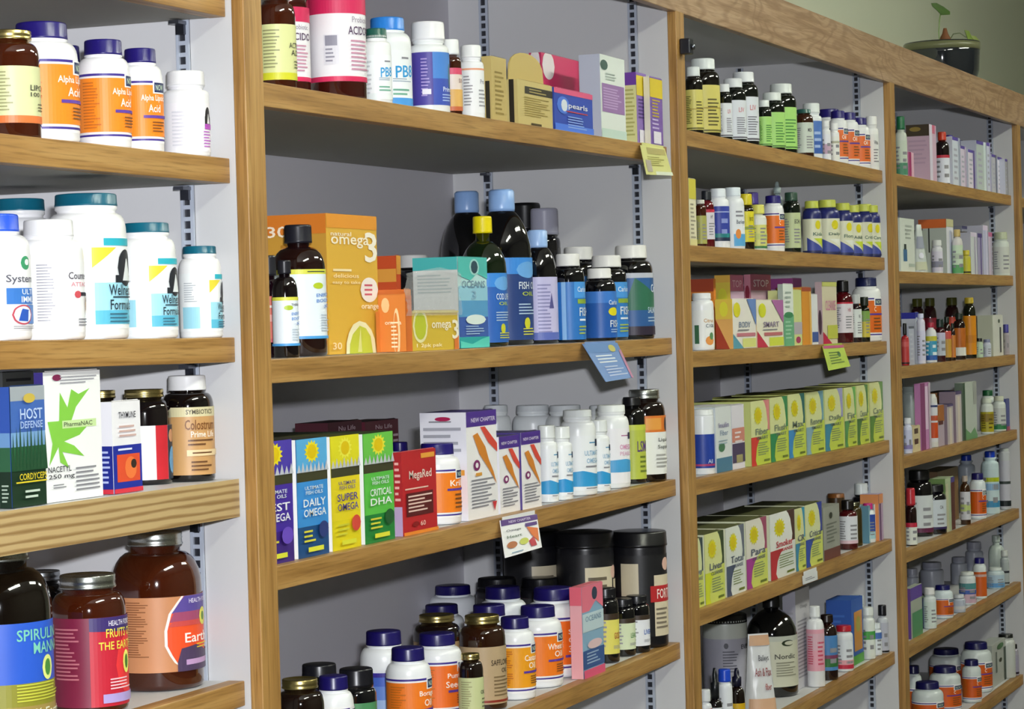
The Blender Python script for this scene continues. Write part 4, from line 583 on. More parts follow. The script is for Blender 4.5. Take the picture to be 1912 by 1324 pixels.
X(3,3,None,1413,1462,561,'pale cleansing carton with violet corner, second of two','#f0ecd8',[('p',[(-1,0),(-1,.35),(-.2,.0)],'#c02a4a'),('r',-.1,.02,1,.2,'#d4e04c'),('c',-.6,.78,.28,.15,'#d8dc2a'),('t','SMART',.05,.48,1.2,.12,'#8a7a9a'),('r',-.5,.24,.9,.31,'#c06a70'),('p',[(.1,1),(1,1),(1,.5)],'#b06aa8'),('l',0,1.2,.34,.4,1,GR)],[],side='#e8d8b0',d=.05,f=.012,grp='cleansing cartons')
X(3,3,1336,1365,1390,514,'tall pink and yellow carton behind first pale carton','#c4688a',[('t','TOP',.0,.88,1.4,.1,'#e8c0d0'),('r',-1,.55,1,.78,'#c8a8c4'),('r',-1,0,1,.5,'#e4dc7a')],[('r',-1,.3,1,.9,'#e8d04a'),('c',0,.7,.6,.12,'#e8e43c')],side='#e8b84a',f=.07)
X(3,3,1391,1403,1441,513,'tall pink carton behind second pale carton','#b85a7a',[('t','STOP',.0,.88,1.5,.1,'#e8d0dc'),('r',-1,.6,1,.78,'#c8a4b8'),('r',-1,.4,1,.52,'#d8d438')],[('c',0,.75,.7,.1,'#8a1a3a')],side='#c07a90',f=.07)
X(3,3,1457,1463,1482,531,'slim white carton with green foot','#e8f0ea',[('r',-1,0,1,.5,'#6ab084'),('c',0,.5,.9,.05,'#3a8a5a'),('l',0,1.4,.1,.42,5,'#a8d4b8'),('l',0,1.2,.6,.9,4,'#a8b8b0')],[],side='#a8b4ae',f=.012)
X(3,3,None,1482,1497,542,'slim lime and grey carton with pink flower','#d4dc94',[('r',-1,.2,1,.42,'#b8b0bc'),('c',0,.1,.6,.06,'#b03a6a')],[],d=.05,f=.012)
X(3,3,None,1498,1515,537,'slim orange carton','#dc942c',[('r',.6,0,1,1,'#e8b860'),('r',-1,.93,1,1,'#a84a2a')],[],d=.05,f=.012,side='#c88a2c')
X(3,3,None,1516,1527,550,'very slim white carton with blue foot','#e8eaee',[('r',-1,.05,1,.25,'#3a58a0')],[],d=.05,f=.012)
X(3,3,1523,1536,1563,527,'tall cream carton with pink lettering','#ddd4b8',[('t','CLEANSE',.1,.62,1.4,.16,'#d88ab0'),('r',-1,.93,1,1,'#c8cc70'),('p',[(-1,0),(-1,.2),(.2,0)],'#c01848'),('r',-.4,.08,1,.3,'#c8cc50')],[('c',.3,.35,.5,.2,'#4a3040')],side='#b8a0a8',top='#20202a',f=.012)
B(3,3,'syr',1557,1593,524,'maroon bottle with black dropper cap and white label','p#121014','g#4a0810',flat('#e4dee4',[(.95,1,'#c8203c')],['HB'],'#b86a78',t=(.16,.7)),k=(.6,.19,.02,.14,.55))
B(3,3,'vial',1588,1609,550,'tiny bottle with white label','p#c4c8c8','g#200c14',flat('#dfe6e2',T=['NE'],t=(.1,.75)))
B(3,3,'vial',1605,1624,555,'tiny bottle with green and gold label','p#20281c','g#101408',flat('#c8b83c',[(.6,1,'#7aa04a')],t=(.1,.8)))
B(3,3,'pill',1588,1651,519,'large white bottle with navy cap and orange label','p#1c2454','p#eef0f0',now(['C'],'#e06a10',t=(.07,.7)),f=.03)
X(3,3,1290,1334,1338,521,'orange carton behind the citrus bottle','#e88a24',[],[('r',-1,.82,1,1,'#a8401c'),('r',-1,.0,1,.7,'#e8902c')],side='#d87a20',f=.06)
X(3,3,1440,1482,1498,520,'purple-topped carton behind the slim cartons','#c8a0c4',[('r',-1,.86,1,1,'#b04aa0')],[('r',-1,.84,1,1,'#a0408c')],side='#b89ab8',f=.06)
# fourth row
B(3,4,'strt',1291,1334,765,'white jar with deep blue label','p#e6eaea','p#e6eaee',flat('#1e3c98',[(.06,.12,'#a83a6a')],['Ail'],'#c8d4ee',t=(.1,.62),n=0,ty=.2),k=(.96,.09,.0,.02,.9))
X(3,4,None,1337,1366,762,'pale lavender carton with blue foot','#dfe4e6',[('r',-1,0,1,.22,'#4a7a9a'),('c',-.3,.38,.4,.07,'#4a7a5a'),('t','Inulin',0,.72,1.3,.08,'#9a94b8'),('t','Fiber',0,.6,1.0,.08,'#8a9ab4'),('l',0,1.4,.42,.5,2,'#9ab0c0')],[],d=.08,f=.012,side='#c4ccd4')
X(3,4,None,1367,1390,758,'white carton with salmon and plum blocks','#e4e0ec',[('r',-1,.42,1,.64,'#d08878'),('r',-1,.1,1,.4,'#4a3c60'),('r',-.4,.1,.6,.22,'#a8a070'),('l',0,1.2,.4,.6,3,'#f0e4e8')],[],d=.08,f=.012,side='#d0d0dc')
RL = [('#d83a34','#e08a8a'),('#2a8a54','#3a8a54'),('#3a8ac8','#2a6a6a'),('#8ab0c0','#6a9ab0'),('#3a8aa8','#a0a0d0'),('#5a9a5a','#6ab05a'),('#4a7a3a','#5a8a4a'),('#5a8a3a','#6a9a4a')]
for i, (a, c, vt) in enumerate(((1402,1437,751),(1438,1471,744),(1472,1503,738),(1505,1538,734),(1540,1574,729),(1577,1598,725),(1600,1621,721),(1624,1649,716))):
    w = ['red corner','green corner','blue top corner','mint panel','lavender panel','dark edge','olive corner','green tip beside the panel'][i]
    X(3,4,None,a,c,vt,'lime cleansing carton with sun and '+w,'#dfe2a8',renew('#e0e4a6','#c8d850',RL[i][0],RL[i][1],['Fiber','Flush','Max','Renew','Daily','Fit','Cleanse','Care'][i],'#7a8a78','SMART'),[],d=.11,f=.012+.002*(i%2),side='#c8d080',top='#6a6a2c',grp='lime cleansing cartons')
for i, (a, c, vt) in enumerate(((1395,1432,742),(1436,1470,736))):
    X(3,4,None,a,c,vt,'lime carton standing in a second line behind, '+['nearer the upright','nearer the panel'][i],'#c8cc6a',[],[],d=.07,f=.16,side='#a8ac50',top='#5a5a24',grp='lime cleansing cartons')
# fifth row
RM = [('#4a5a40','#3a4a50','#e0e4b0'),('#d8e030','#3a4a28','#dfe29a'),('#4a5470','#6a7080','#e4e8e0'),('#a83a94','#a04a6a','#e8e4d8'),('#b82a34','#4a2a24','#eef0ec'),('#3a8ab0','#3a9ac0','#dfe0a8'),('#2a4aa8','#2a3a9a','#dfe4b0')]
for i, (a, c, vt) in enumerate(((1291,1313,1010),(1316,1352,1000),(1356,1390,988),(1393,1432,975),(1438,1484,963),(1485,1503,952),(1504,1535,945))):
    w = ['partly behind the upright','yellow foot','slate blue curve','magenta curve','red lettering, widest one','teal corner','royal blue curve'][i]
    T = ['Liver','Liver','Total','Para','Smoker','CR','Critical'][i]
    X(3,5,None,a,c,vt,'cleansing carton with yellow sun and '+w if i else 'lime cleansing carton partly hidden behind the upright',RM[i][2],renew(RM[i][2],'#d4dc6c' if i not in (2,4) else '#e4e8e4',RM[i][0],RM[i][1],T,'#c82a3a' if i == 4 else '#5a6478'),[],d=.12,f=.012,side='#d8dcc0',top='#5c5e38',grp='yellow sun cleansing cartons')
X(3,5,None,1538,1568,949,'grey carton with brown foot beside the maroon bottle','#9a9c94',[('r',-1,0,1,.2,'#6a3a34'),('c',-.1,.82,.2,.06,'#34382c'),('l',0,1.3,.3,.7,6,'#70746c')],[],d=.06,f=.012,side='#7a7c74')
B(3,5,'syr',1566,1601,934,'maroon bottle with black cap and white label','p#14100e','g#4a0a10',flat('#dcdfe6',[(.0,.12,'#e0c0cc')],n=4,t=(.12,.7)),k=(.66,.2,.02,.1,.55))
B(3,5,'glass',1582,1610,938,'olive brown bottle behind the maroon bottle','m#8a8a70','g#3a3010',None,f=.02)
B(3,5,'pill',1591,1627,903,'dark bottle with tall white cap','p#d8dee0','g#0c0c14',flat('#2c3c8c',n=2,t=(.05,.6)),f=.05,k=(.7,.2,.03,.1,.66))
B(3,5,'vial',1608,1634,940,'small bottle with pink cap and blue label','p#c02878','p#e4e8ea',flat('#2c48a0',[(.0,.3,'#a8d0d8')],t=(.1,.75)),f=.012,k=(.7,.15,.03,.1,.6))
X(3,5,None,1622,1637,946,'slim blue and white carton','#7aa4b4',[('r',.3,0,1,1,'#e0e4f0'),('p',[(-1,.2),(.3,.4),(.3,.1),(-1,.05)],'#b8d4dc')],[],d=.05,f=.02,side='#5a8aa0')
X(3,5,None,1641,1649,924,'slim orange-topped carton with purple side by the panel','#b09ab8',[('r',-1,.8,1,1,'#d88a50'),('r',-.6,0,0,.8,'#6a3a6a')],[],d=.04,f=.012,side='#d88a50')
B(3,5,'can',1546,1578,922,'squat brown jar lid showing above the grey carton','p#7a4a20','p#3a2a18',None,f=.06,cat='jar')
for i, (a, c, vt) in enumerate(((1356,1395,972),(1400,1450,958))):
    X(3,5,None,a,c,vt,'lime carton in the back line, '+['above the slate curve','above the magenta curve'][i],'#b0b46a',[],[],d=.07,f=.17,side='#8a8c50',top='#4c4e2c',grp='yellow sun cleansing cartons')
# bottom row
B(3,6,'can',1314,1397,1146,'silver grey canister with black lid','p#0c0c10','p#b8bcb6',(.05,.72,'#a3a2b0',[('c',-.3,.88,.1,.05,'#4a4a54'),('t','EVEN',.7,.85,.6,.08,'#2a2a34'),('l',-.1,.7,.4,.8,8,'#5a5a66')]),f=.12,k=(1.0,.1,0,.02,.98),cat='canister')
B(3,6,'wine',1396,1490,1108,'large black bottle with cream label','p#08080c','g#060608',(.1,.64,'#c8c8b4',[('r',-2.6,.9,2.6,1,'#b8bcb0'),('t','Nordic',.2,.6,.9,.1,'#4a4c44'),('c',.3,.86,.28,.06,'#24301c'),('c',.36,.86,.22,.04,'#c8c8b4'),('l',.25,.9,.2,.5,6,'#8a8a78')]),f=.03,k=(.34,.14,.02,.24,.3))
X(3,6,1464,1488,1514,1105,'tall pale carton covered in fine print','#c4c2ca',[('t','Omega',.1,.82,1.0,.05,'#8a8890'),('l',0,1.6,.1,.7,16,'#8e8c96')],[('l',0,1.4,.1,.8,14,'#a09eaa')],side='#b0aebc',f=.03)
B(3,6,'tube',1507,1540,1132,'white bottle with pink label','p#e4e8e8','p#e4e6e8',flat('#e0a0b0',[(.5,.9,'#d8b0bc')],t=(.2,.8),n=6,small='#c84a64'),k=(.6,.14,.02,.12,.5))
B(3,6,'syr',1527,1564,1148,'amber bottle with black cap and blue label','p#1a0c08','g#1e0a06',flat('#4a80b8',[(.1,.34,'#2c6a34'),(.34,.44,'#7a3a5a')],t=(.15,.7),n=2),k=(.62,.12,.03,.16,.5))
B(3,6,'strt',1559,1593,1168,'white bottle with red cap and red foot band','p#b01a2c','p#e4e8ea',flat('#dfe4ea',[(.0,.14,'#c02a44'),(.14,.3,'#e0a0a8')],t=(.06,.7),n=3),k=(.84,.13,.03,.1,.72))
X(3,6,1544,1591,1612,1122,'royal blue carton with orange panel','#2a5ab0',[('r',-.6,.2,.8,.8,'#c88a3c'),('c',.1,.6,.4,.12,'#a8a040'),('r',-1,0,1,.14,'#4a9a3a')],[('l',0,1.4,.3,.8,6,'#3a68bc')],side='#2450a4',f=.03)
B(3,6,'strt',1608,1634,1134,'white bottle with green leaf label','p#e0e6e2','p#e0e6e2',flat('#dfe6e0',[(.5,.75,'#4aa04a')],t=(.06,.7),n=2))
B(3,6,'strt',1624,1646,1164,'small white bottle with blue band','p#dfe6ea','p#dfe4e8',flat('#dfe6ee',[(.7,1,'#4a70b8')],t=(.06,.8),n=3))
B(3,6,'syr',1637,1659,1130,'white bottle with black pump top by the panel','p#14141c','p#c8ccd4',flat('#b8bac8',[(.0,.06,'#101014')],t=(.02,.7),n=2),k=(.7,.22,.04,.1,.5))
B(3,6,'strt',1583,1618,1112,'white cap showing over the blue carton','p#dfe6e6','p#dfe6e6',None,f=.12)
B(3,6,'drop',1323,1349,1248,'dropper bottle with black bulb and white label','p#0e1218','g#0e0a0c',flat('#dfe4ea',n=3,t=(.02,.5)),f=.02,k=(.6,.42,.02,.1,.5))
B(3,6,'drop',1362,1391,1248,'dropper bottle with black bulb and yellow label','p#10102a','g#140806',flat('#c8a010',n=3,t=(.02,.42)),f=.02,k=(.6,.3,.02,.14,.4))
B(3,6,'strt',1340,1368,1250,'small white bottle with bright blue cap','p#1c48c8','p#e4e8ee',flat('#e4e8ee',n=3),f=.03,k=(.82,.2,.03,.08,.7))
B(3,6,'vial',1306,1330,1288,'small bottle with red striped label near the upright','p#d8dce0','p#dfe2e6',flat('#c84a3c',[(.3,.4,'#e8b0a0'),(.6,.7,'#e8c0b0')],t=(.05,.8)),f=.008)
# ================= fourth bay =================
B(4,1,'syr',1672,1694,218,'white bottle with green cap by the upright','p#1f6a44','p#cfd6cc',flat('#c8d4c4',[(.0,.35,'#4a8a6a')],t=(.03,.6),n=3),k=(.7,.22,.04,.1,.6))
X(4,1,1693,1736,1749,232,'broad pink carton with dark photo at its top','#d8b8d0',[('r',-.6,.85,.6,1,'#d06a8a'),('r',-1,0,-.2,1,'#e8e0f4')],[('r',-1,.8,1,1,'#3a2c14'),('c',-.2,.92,.5,.04,'#8a7430'),('l',0,1.6,.3,.75,6,'#b89ab0')],side='#c8a8bc',f=.02)
X(4,1,None,1697,1706,284,'slim magenta and pink carton in front of the pink one','#e4b8cc',[('r',-1,0,-.1,1,'#a8286c')],[],d=.03,f=.003,side='#c06a98')
B(4,1,'syr',1747,1773,247,'black bottle with red cap','p#c83c24','g#14080c',flat('#e4e8f4',[(.9,1,'#c83048')],t=(.03,.56),n=2),k=(.6,.16,.02,.14,.5))
B(4,1,'pill',1764,1783,253,'white bottle with purple cap behind the red-capped one','p#2c1c7c','p#dfe4e6',flat('#d8dce8',n=3),f=.03)
for i, (a, c, vt) in enumerate(((1779,1793,255),(1794,1804,272),(1808,1820,279),(1824,1841,262),(1843,1850,266),(1852,1861,288),(1863,1872,293),(1877,1882,297))):
    X(4,1,None,a,c,vt,'slim white and violet carton, '+['tallest near the red cap','pinkish one after the tallest','with purple edge','broad grey-green one','thin bright one','first of the three short ones','middle of the three short ones','last one against the panel'][i],['#dfe6f4','#e4d8ee','#ece4f4','#c8d4d4','#dfe4f8','#c8c8d4','#e8e4f4','#b0b0b8'][i],[('r',-1,.93,1,1,'#5a48a8'),('r',.5,0,1,1,['#a8b0c8','#c8b8d8','#6a58a0','#e4f0f4','#b8b0dc','#70708a','#9a88b4','#8a8a98'][i]),('l',-.2,1.0,.1,.8,6,'#b8b8cc')],[],d=.04,f=.012,side='#c8ccdc',top='#3a3070',grp='slim white and violet cartons')
X(4,1,None,1796,1823,262,'lilac carton behind the slim cartons','#8a84b0',[('r',-1,.9,1,1,'#2a1f60')],[],d=.04,f=.08,side='#7a74a4',top='#2a2050')
# second row
X(4,2,None,1681,1708,407,'white carton with small blue bottle picture','#dde4dc',[('r',-.6,.2,-.1,.42,'#3a6a9a'),('r',-.5,.42,-.2,.52,'#20302c'),('l',.2,1.0,.6,.9,4,'#b0b8b0'),('r',.1,.1,.9,.16,'#b8c8c0')],[],d=.05,f=.02,side='#c4ccc4')
X(4,2,None,1712,1731,430,'grey-green carton with dark slots behind the leaning pouch','#8e9690',[('r',-.4,.5,-.2,1,'#202420')],[],d=.05,f=.03,side='#7a827c',top='#6a3a20')
X(4,2,1716,1768,1781,409,'broad carton with orange top edge and pale stripes','#dfe0ec',[('r',-1,.86,1,1,'#c8c49a'),('r',-.2,0,.4,.8,'#c4cae4')],[('r',-1,.84,1,1,'#d0641c'),('r',-.8,.4,-.7,.84,'#20241c'),('r',-.3,.4,-.2,.84,'#20241c')],side='#b0b8b0',f=.04)
B(4,2,'strt',1739,1760,449,'small white jar in front of the broad carton','p#dfe2e0','p#dfe0e6',flat('#d8d4e4',[(.2,.5,'#8a8aa0')],n=2))
B(4,2,'syr',1778,1798,429,'white bottle with straw cap and green foot','p#c8b070','p#d8d4d0',flat('#c8dcc0',[(.0,.3,'#5aa060'),(.5,.7,'#b8c8b0')],t=(.02,.7),n=2),k=(.6,.16,.03,.16,.5))
B(4,2,'vial',1795,1812,468,'small yellow bottle with dark foot','p#c8b838','p#c8c048',flat('#c8c038',[(.0,.1,'#14180c')],n=0),f=.01)
X(4,2,1788,1800,1812,433,'olive brown carton behind the small yellow bottle','#5a4a1c',[('r',-1,0,1,.6,'#a8a480')],[('r',-1,.7,1,1,'#4a3c14')],side='#9a9678',f=.06)
for i, (a, c, vt) in enumerate(((1813,1824,434),(1826,1834,436),(1836,1845,421),(1846,1853,434))):
    X(4,2,None,a,c,vt,'slim pale carton, '+['nearest the yellow bottle','with violet stripe','tallest, lilac','beside the white jar'][i],['#d8dce0','#a8a0c4','#c8c8e8','#d8c8e0'][i],[('r',.2,0,.6,1,['#b0a8c4','#5a4a94','#e4e0f8','#a8a8c0'][i]),('r',-1,.9,1,1,['#e4d8f0','#4a3a80','#e8d8f4','#c86a9a'][i])],[],d=.04,f=.012,side='#b8b8c8',grp='slim pale cartons')
X(4,2,None,1797,1829,422,'grey-violet carton behind the slim pale cartons','#9a9cac',[('r',-1,.94,1,1,'#3a3a70')],[],d=.04,f=.07,side='#8a8c9c')
B(4,2,'pill',1854,1885,434,'white jar with pale grey-green lid','p#b8c0a4','p#d4dcd4',flat('#ccd0c8',T=[],n=4,t=(.05,.66)),k=(.8,.17,.04,.12,.74),cat='jar')
# third row
B(4,3,'vial',1683,1697,604,'small red bottle with black cap','p#101210','g#a82028',flat('#b83a38',[(.7,.9,'#c85a58'),(.0,.06,'#1c1210')],t=(.04,.76),n=0),k=(.5,.28,.02,.08,.4))
X(4,3,None,1697,1707,610,'slim grey-blue carton beside the small red bottle','#b8bcd0',[('r',-1,.94,1,1,'#505468'),('l',0,1.2,.1,.85,6,'#c8ccdc')],[],d=.03,f=.012,side='#a8acc0')
X(4,3,1684,1711,1716,584,'carton with navy blue header band','#c8d0e4',[('r',-1,.9,1,1,'#2028a0')],[('r',-1,.88,1,1,'#1a1f94')],side='#bcc0cc',f=.04)
B(4,3,'tube',1712,1728,586,'tall lavender-white bottle','p#d8dcf8','p#dfdff0',flat('#d4d4ec',n=4),k=(.7,.1,.02,.08,.6))
B(4,3,'syr',1728,1749,603,'white bottle with red cap, blue and yellow label','p#a8203c','p#e4e6e8',flat('#3a9ac0',[(.8,1,'#c8c03c'),(.0,.2,'#2a5aa8')],t=(.06,.66),n=2,small='#e0ecf0'),k=(.6,.12,.04,.16,.5))
B(4,3,'syr',1746,1765,596,'maroon bottle with black cap and lilac label','p#1a2c28','g#3a0a14',flat('#bcc4d0',[(.7,1,'#c8c4dc')],t=(.14,.72),n=2),k=(.7,.2,.02,.1,.6))
for i, (uL, uR, vt) in enumerate(((1761,1776,592),(1774,1784,604),(1780,1803,585))):
    B(4,3,'syr',uL,uR,vt,'orange-labelled dark bottle, '+['with gold and red bands','narrowest','with white foot label'][i],'p#18241c','g#200c08',flat(['#c89a3c','#c87a30','#b86418'][i],[(.7,1,'#c85048')] if i == 0 else [(.0,.3,'#e4e4dc')] if i == 2 else [],t=(.08,.72),n=0),k=(.6,.14,.02,.16,.5),grp='orange labelled dark bottles')
B(4,3,'syr',1799,1823,556,'tallest amber-orange labelled bottle with gold cap','p#b8a030','g#101408',flat('#d88a10',[(.3,.5,'#c87c14')],t=(.06,.7),n=0),k=(.7,.1,.03,.16,.6))
for i, (uL, uR, vt) in enumerate(((1702,1727,558),(1726,1750,557),(1766,1792,556))):
    B(4,3,'syr',uL,uR,vt,'olive-lidded dark bottle at the back, '+['over navy header','second from upright','near gold cap'][i],'p#4a4c14','g#2a0810',flat(['#7a1428','#7a1428','#c8442c'][i],t=(.3,.74),n=0),f=.1,k=(.75,.13,.03,.16,.66),grp='olive lidded dark bottles')
X(4,3,None,1824,1851,591,'brown-topped carton with lime fade','#b4b894',[('r',-1,.84,1,1,'#8a4a1c'),('r',.2,0,1,.8,'#a8b464')],[],d=.04,f=.06,side='#a0a488')
B(4,3,'strt',1821,1835,632,'little bottle with black cap near the tall amber one','p#101418','p#b8ccb0',flat('#b8d0b4',n=2),f=.006)
B(4,3,'strt',1835,1850,634,'little white bottle with grey cap','p#7a80a0','p#d0d4e4',flat('#c8d0dc',n=3),f=.006)
X(4,3,None,1854,1873,589,'white carton with grey stripe','#dfe0d8',[('r',.3,.08,.6,.7,'#4a4a50'),('c',.2,.85,.2,.05,'#4a5a4a')],[],d=.04,f=.012,side='#b8bca8')
B(4,3,'strt',1873,1884,606,'small bottle with violet cap against the panel','p#4a489c','p#b0a8b0',flat('#a8a0a8',n=1),k=(.9,.28,.02,.06,.8))
# fourth row
B(4,4,'strt',1687,1703,781,'small white bottle with dark handle mark by the upright','p#dfe4ea','p#d8dcf0',flat('#c8cce8',[(.1,.3,'#8a80b8')],n=1))
X(4,4,None,1704,1718,797,'small tan carton with brown print','#d8c8a0',[('r',-.6,.7,.4,.9,'#5a4038'),('r',-.6,.3,.4,.5,'#5a3430')],[],d=.03,f=.01,side='#c8b890')
X(4,4,None,1720,1738,717,'tall orchid pink carton','#c88ac0',[('r',-1,0,-.1,1,'#8a3a74'),('r',-.1,.3,.5,.95,'#ecd0ec'),('r',.6,0,1,1,'#c8b8c8')],[],d=.014,f=.012,side='#b878ac')
B(4,4,'tube',1734,1751,736,'white bottle with orange label and navy ring','p#dfe0dc','p#dcdcd8',flat('#dcdce0',[(.1,.5,'#c84c18'),(.55,.68,'#b8502c'),(.9,.95,'#28386c')],t=(.1,.85),n=0),k=(.6,.03,.02,.12,.7))
X(4,4,None,1751,1763,758,'slim brown and lilac carton','#b8a8b8',[('r',-1,.6,1,1,'#a86428'),('r',-.8,.52,.6,.62,'#5a1c20')],[],d=.03,f=.012,side='#a87840')
X(4,4,None,1751,1783,734,'orange-brown carton behind the slim ones','#a86a2c',[('r',-1,.94,1,1,'#3a1c14')],[],d=.04,f=.06,side='#98602c',top='#2a1810')
for i, (a, c, vt) in enumerate(((1769,1780,756),(1785,1796,732))):
    X(4,4,None,a,c,vt,['short','tall'][i]+' slim lilac-grey carton','#c8bcc0',[('r',-.4,0,.4,.9,'#e0d4c8'),('r',-1,.94,1,1,'#4a3a6a')],[],d=.04,f=.012,side='#8a7888',top='#202050')
X(4,4,None,1799,1824,716,'white and green carton with meadow foot','#c4ccc4',[('r',-1,0,-.7,1,'#2c4a34'),('p',[(-.7,0),(-.7,.2),(0,.1),(.6,.2),(1,.05),(1,0)],'#6a9a6a'),('r',.5,.6,1,1,'#a8aca8')],[],d=.02,f=.012,side='#5a6a5a')
B(4,4,'pill',1831,1855,744,'white bottle with gold label','p#d0d8c8','p#d8dfd8',flat('#b0a420',[(.5,.9,'#8a7420')],t=(.06,.62),n=3,small='#5a4c10'))
B(4,4,'pill',1853,1878,740,'white bottle with green foot label','p#c8ccb8','p#d8dfd8',flat('#c8ccc8',[(.0,.25,'#2c7a44')],t=(.05,.66),n=3))
X(4,4,None,1879,1885,746,'thin blue carton against the panel','#4a5494',[('r',-1,0,1,.12,'#a84a6a')],[],d=.03,f=.012,side='#3a4684')
B(4,4,'pill',1832,1858,729,'bottle with green cap behind the gold-labelled bottle','p#1c5a34','p#d8dfd8',None,f=.05)
B(4,4,'pill',1686,1719,722,'large pale jar behind the tan carton','p#a8b4b0','p#b4c0bc',None,f=.06,k=(.92,.1,.01,.08,.88),cat='jar')
# fifth row
B(4,5,'jar2',1722,1767,905,'black jar with broad white label','p#0c0c14','g#0a0810',flat('#ccd4dc',[(.0,.08,'#2a1c50')],['OA'],t=(.1,.72),n=3),k=(.8,.15,.03,.12,.74))
B(4,5,'jar2',1694,1742,878,'tall black jar with white label behind red bottle','p#0a0a0e','g#0a080a',flat('#d4dadc',[(.0,.12,'#5a1a40')],t=(.06,.62),n=3),f=.03,k=(.8,.15,.03,.12,.74))
B(4,5,'vial',1691,1712,912,'red and black bottle close to the upright','p#b82c38','g#1c0408',flat('#dfe4dc',[(.8,1,'#b81c3c')],t=(.02,.4),n=2),f=.006,k=(.8,.3,.02,.1,.6))
X(4,5,None,1766,1783,895,'pale green carton with maroon edge','#b4c4a0',[('r',.2,0,1,.95,'#5a2020'),('r',.2,.9,1,1,'#4a3a8a'),('r',-1,.0,-.4,.9,'#c8c8a8')],[],d=.04,f=.012,side='#6a8a4a')
B(4,5,'syr',1793,1812,889,'amber bottle with white label and green corner','p#b8a89c','g#3a200c',flat('#d0d0d8',[(.3,.55,'#b8c87c')],t=(.1,.68),n=2),k=(.55,.12,.04,.16,.45))
B(4,5,'pill',1811,1841,884,'white bottle with navy cap and orange label','p#18145c','p#dfe8ec',now(['C'],'#d05808',t=(.05,.66)),f=.012)
B(4,5,'pill',1834,1866,843,'tall white bottle with blue cap and lime band','p#1238b0','p#c8dce0',flat('#c4d8dc',[(.7,.8,'#b0bc18'),(.1,.25,'#3a88b4'),(.5,.66,'#8ab4d8')],t=(.04,.72),n=2),k=(.6,.14,.03,.08,.8))
B(4,5,'pill',1790,1822,850,'grey-white bottle with blue cap at the back','p#1634a4','p#a8b0bc',None,f=.08,k=(.6,.14,.03,.08,.8))
B(4,5,'tube',1866,1887,838,'pale bottle with black foot square by the panel','p#b8c0bc','p#c0c4c8',flat('#c0c0cc',[(.5,.56,'#34403c'),(.02,.14,'#101c20')],t=(.04,.8),n=0),k=(.8,.04,.01,.04,.8))
X(4,5,None,1752,1790,882,'brown carton lying low behind the green carton','#7a5c30',[],[],d=.05,f=.08,side='#6a4c28',top='#5a4828')
# sixth row
X(4,6,None,1701,1722,1100,'carton with violet header by the upright','#a8b0a4',[('r',-1,.75,1,1,'#5a3a9a'),('r',-.8,.0,1,.5,'#4a8a60')],[],d=.016,f=.02,side='#5a3080')
X(4,6,None,1707,1731,1126,'green and blue landscape carton','#7a9a7c',[('p',[(-1,0),(-1,.5),(0,.7),(0,0)],'#4a7a4c'),('r',.1,0,1,1,'#4a6aa0'),('p',[(-1,.7),(0,.9),(0,.8),(-1,.6)],'#c8d0b0')],[],d=.02,f=.002,side='#6a8a6c')
B(4,6,'pill',1742,1779,1093,'white bottle with navy cap and orange label','p#14145c','p#d8e4e8',now(['B'],'#d06010',t=(.06,.62)),f=.01)
B(4,6,'strt',1724,1748,1098,'plain white bottle beside the landscape carton','p#dcdcdc','p#dce4e4',flat('#d4e0dc',n=4))
B(4,6,'pill',1791,1822,1068,'white bottle with blue and pink label','p#d0d4d0','p#d8dfe0',flat('#c8a8b8',[(.7,1,'#4a8a8c'),(.45,.65,'#3c5cac')],t=(.06,.66),n=2),k=(.8,.1,.02,.1,.7))
B(4,6,'pill',1817,1842,1042,'white bottle with indigo cap and orange stripe label','p#1c1864','p#dce4e4',flat('#c85a18',[(.8,.9,'#c8a8a0')],t=(.06,.66),n=0))
B(4,6,'pill',1842,1875,1060,'white bottle with sky blue fading label','p#d0d8d4','p#c8d8dc',flat('#b0c8d8',[(.0,.35,'#5a94c8')],t=(.06,.66),n=3),f=.012)
B(4,6,'strt',1868,1884,1028,'slim grey bottle with black marks by the panel','p#c8ccc8','p#b0b8b8',flat('#a8b0b0',[(.5,.6,'#20242c'),(.0,.06,'#20242c')],n=0))
B(4,6,'vial',1778,1802,1110,'small bottle with pale label and black dot','p#c8ccd0','p#b8c0cc',flat('#b0b8c8',[(.2,.5,'#c8c8c8')],n=0),f=.004)
for i, (uL, uR, vt) in enumerate(((1718,1762,1050),(1692,1716,1062),(1803,1836,1012),(1775,1806,1040))):
    B(4,6,'strt',uL,uR,vt,'frosted grey jar in the back line, '+['under the upper board','nearest the upright','highest one','between two navy caps'][i],'p#9a9cac','p#a8acba',None,f=.14,cat='jar',grp='frosted jars at the back')
B(4,6,'syr',1846,1876,1000,'white spray bottle at the back near the panel','p#b8c4bc','p#b8c4be',None,f=.06,k=(.5,.14,.06,.2,.4),cat='bottle')
# bottom row
ON = lambda: now(['C'],'#d0580c',t=(.06,.62))
for i, (uL, uR, vt) in enumerate(((1703,1762,1273),(1736,1794,1244),(1797,1832,1232),(1795,1852,1199),(1736,1799,1211),(1692,1722,1243))):
    B(4,7,'pill',uL,uR,vt,'white bottle, navy cap, orange label, '+['closest to the camera','in the middle','smallest of the front line','farthest along','behind the middle one','half behind the upright'][i] if i != 5 else 'navy-capped white bottle half behind the upright','p#14124e','p#d4dcdc',ON(),f=(.006,.03,.01,.02,.1,.08)[i],grp='orange labelled bottles low in the fourth bay')
X(4,7,None,1853,1878,1207,'white carton with green leaf print','#b8bcb8',[('c',.2,.88,.5,.07,'#3c6a40'),('r',-.5,.3,-.3,.8,'#6a7470'),('r',.7,.0,1,.8,'#2c4034'),('c',.2,.55,.2,.05,'#24301c')],[],d=.04,f=.01,side='#9aa09a')
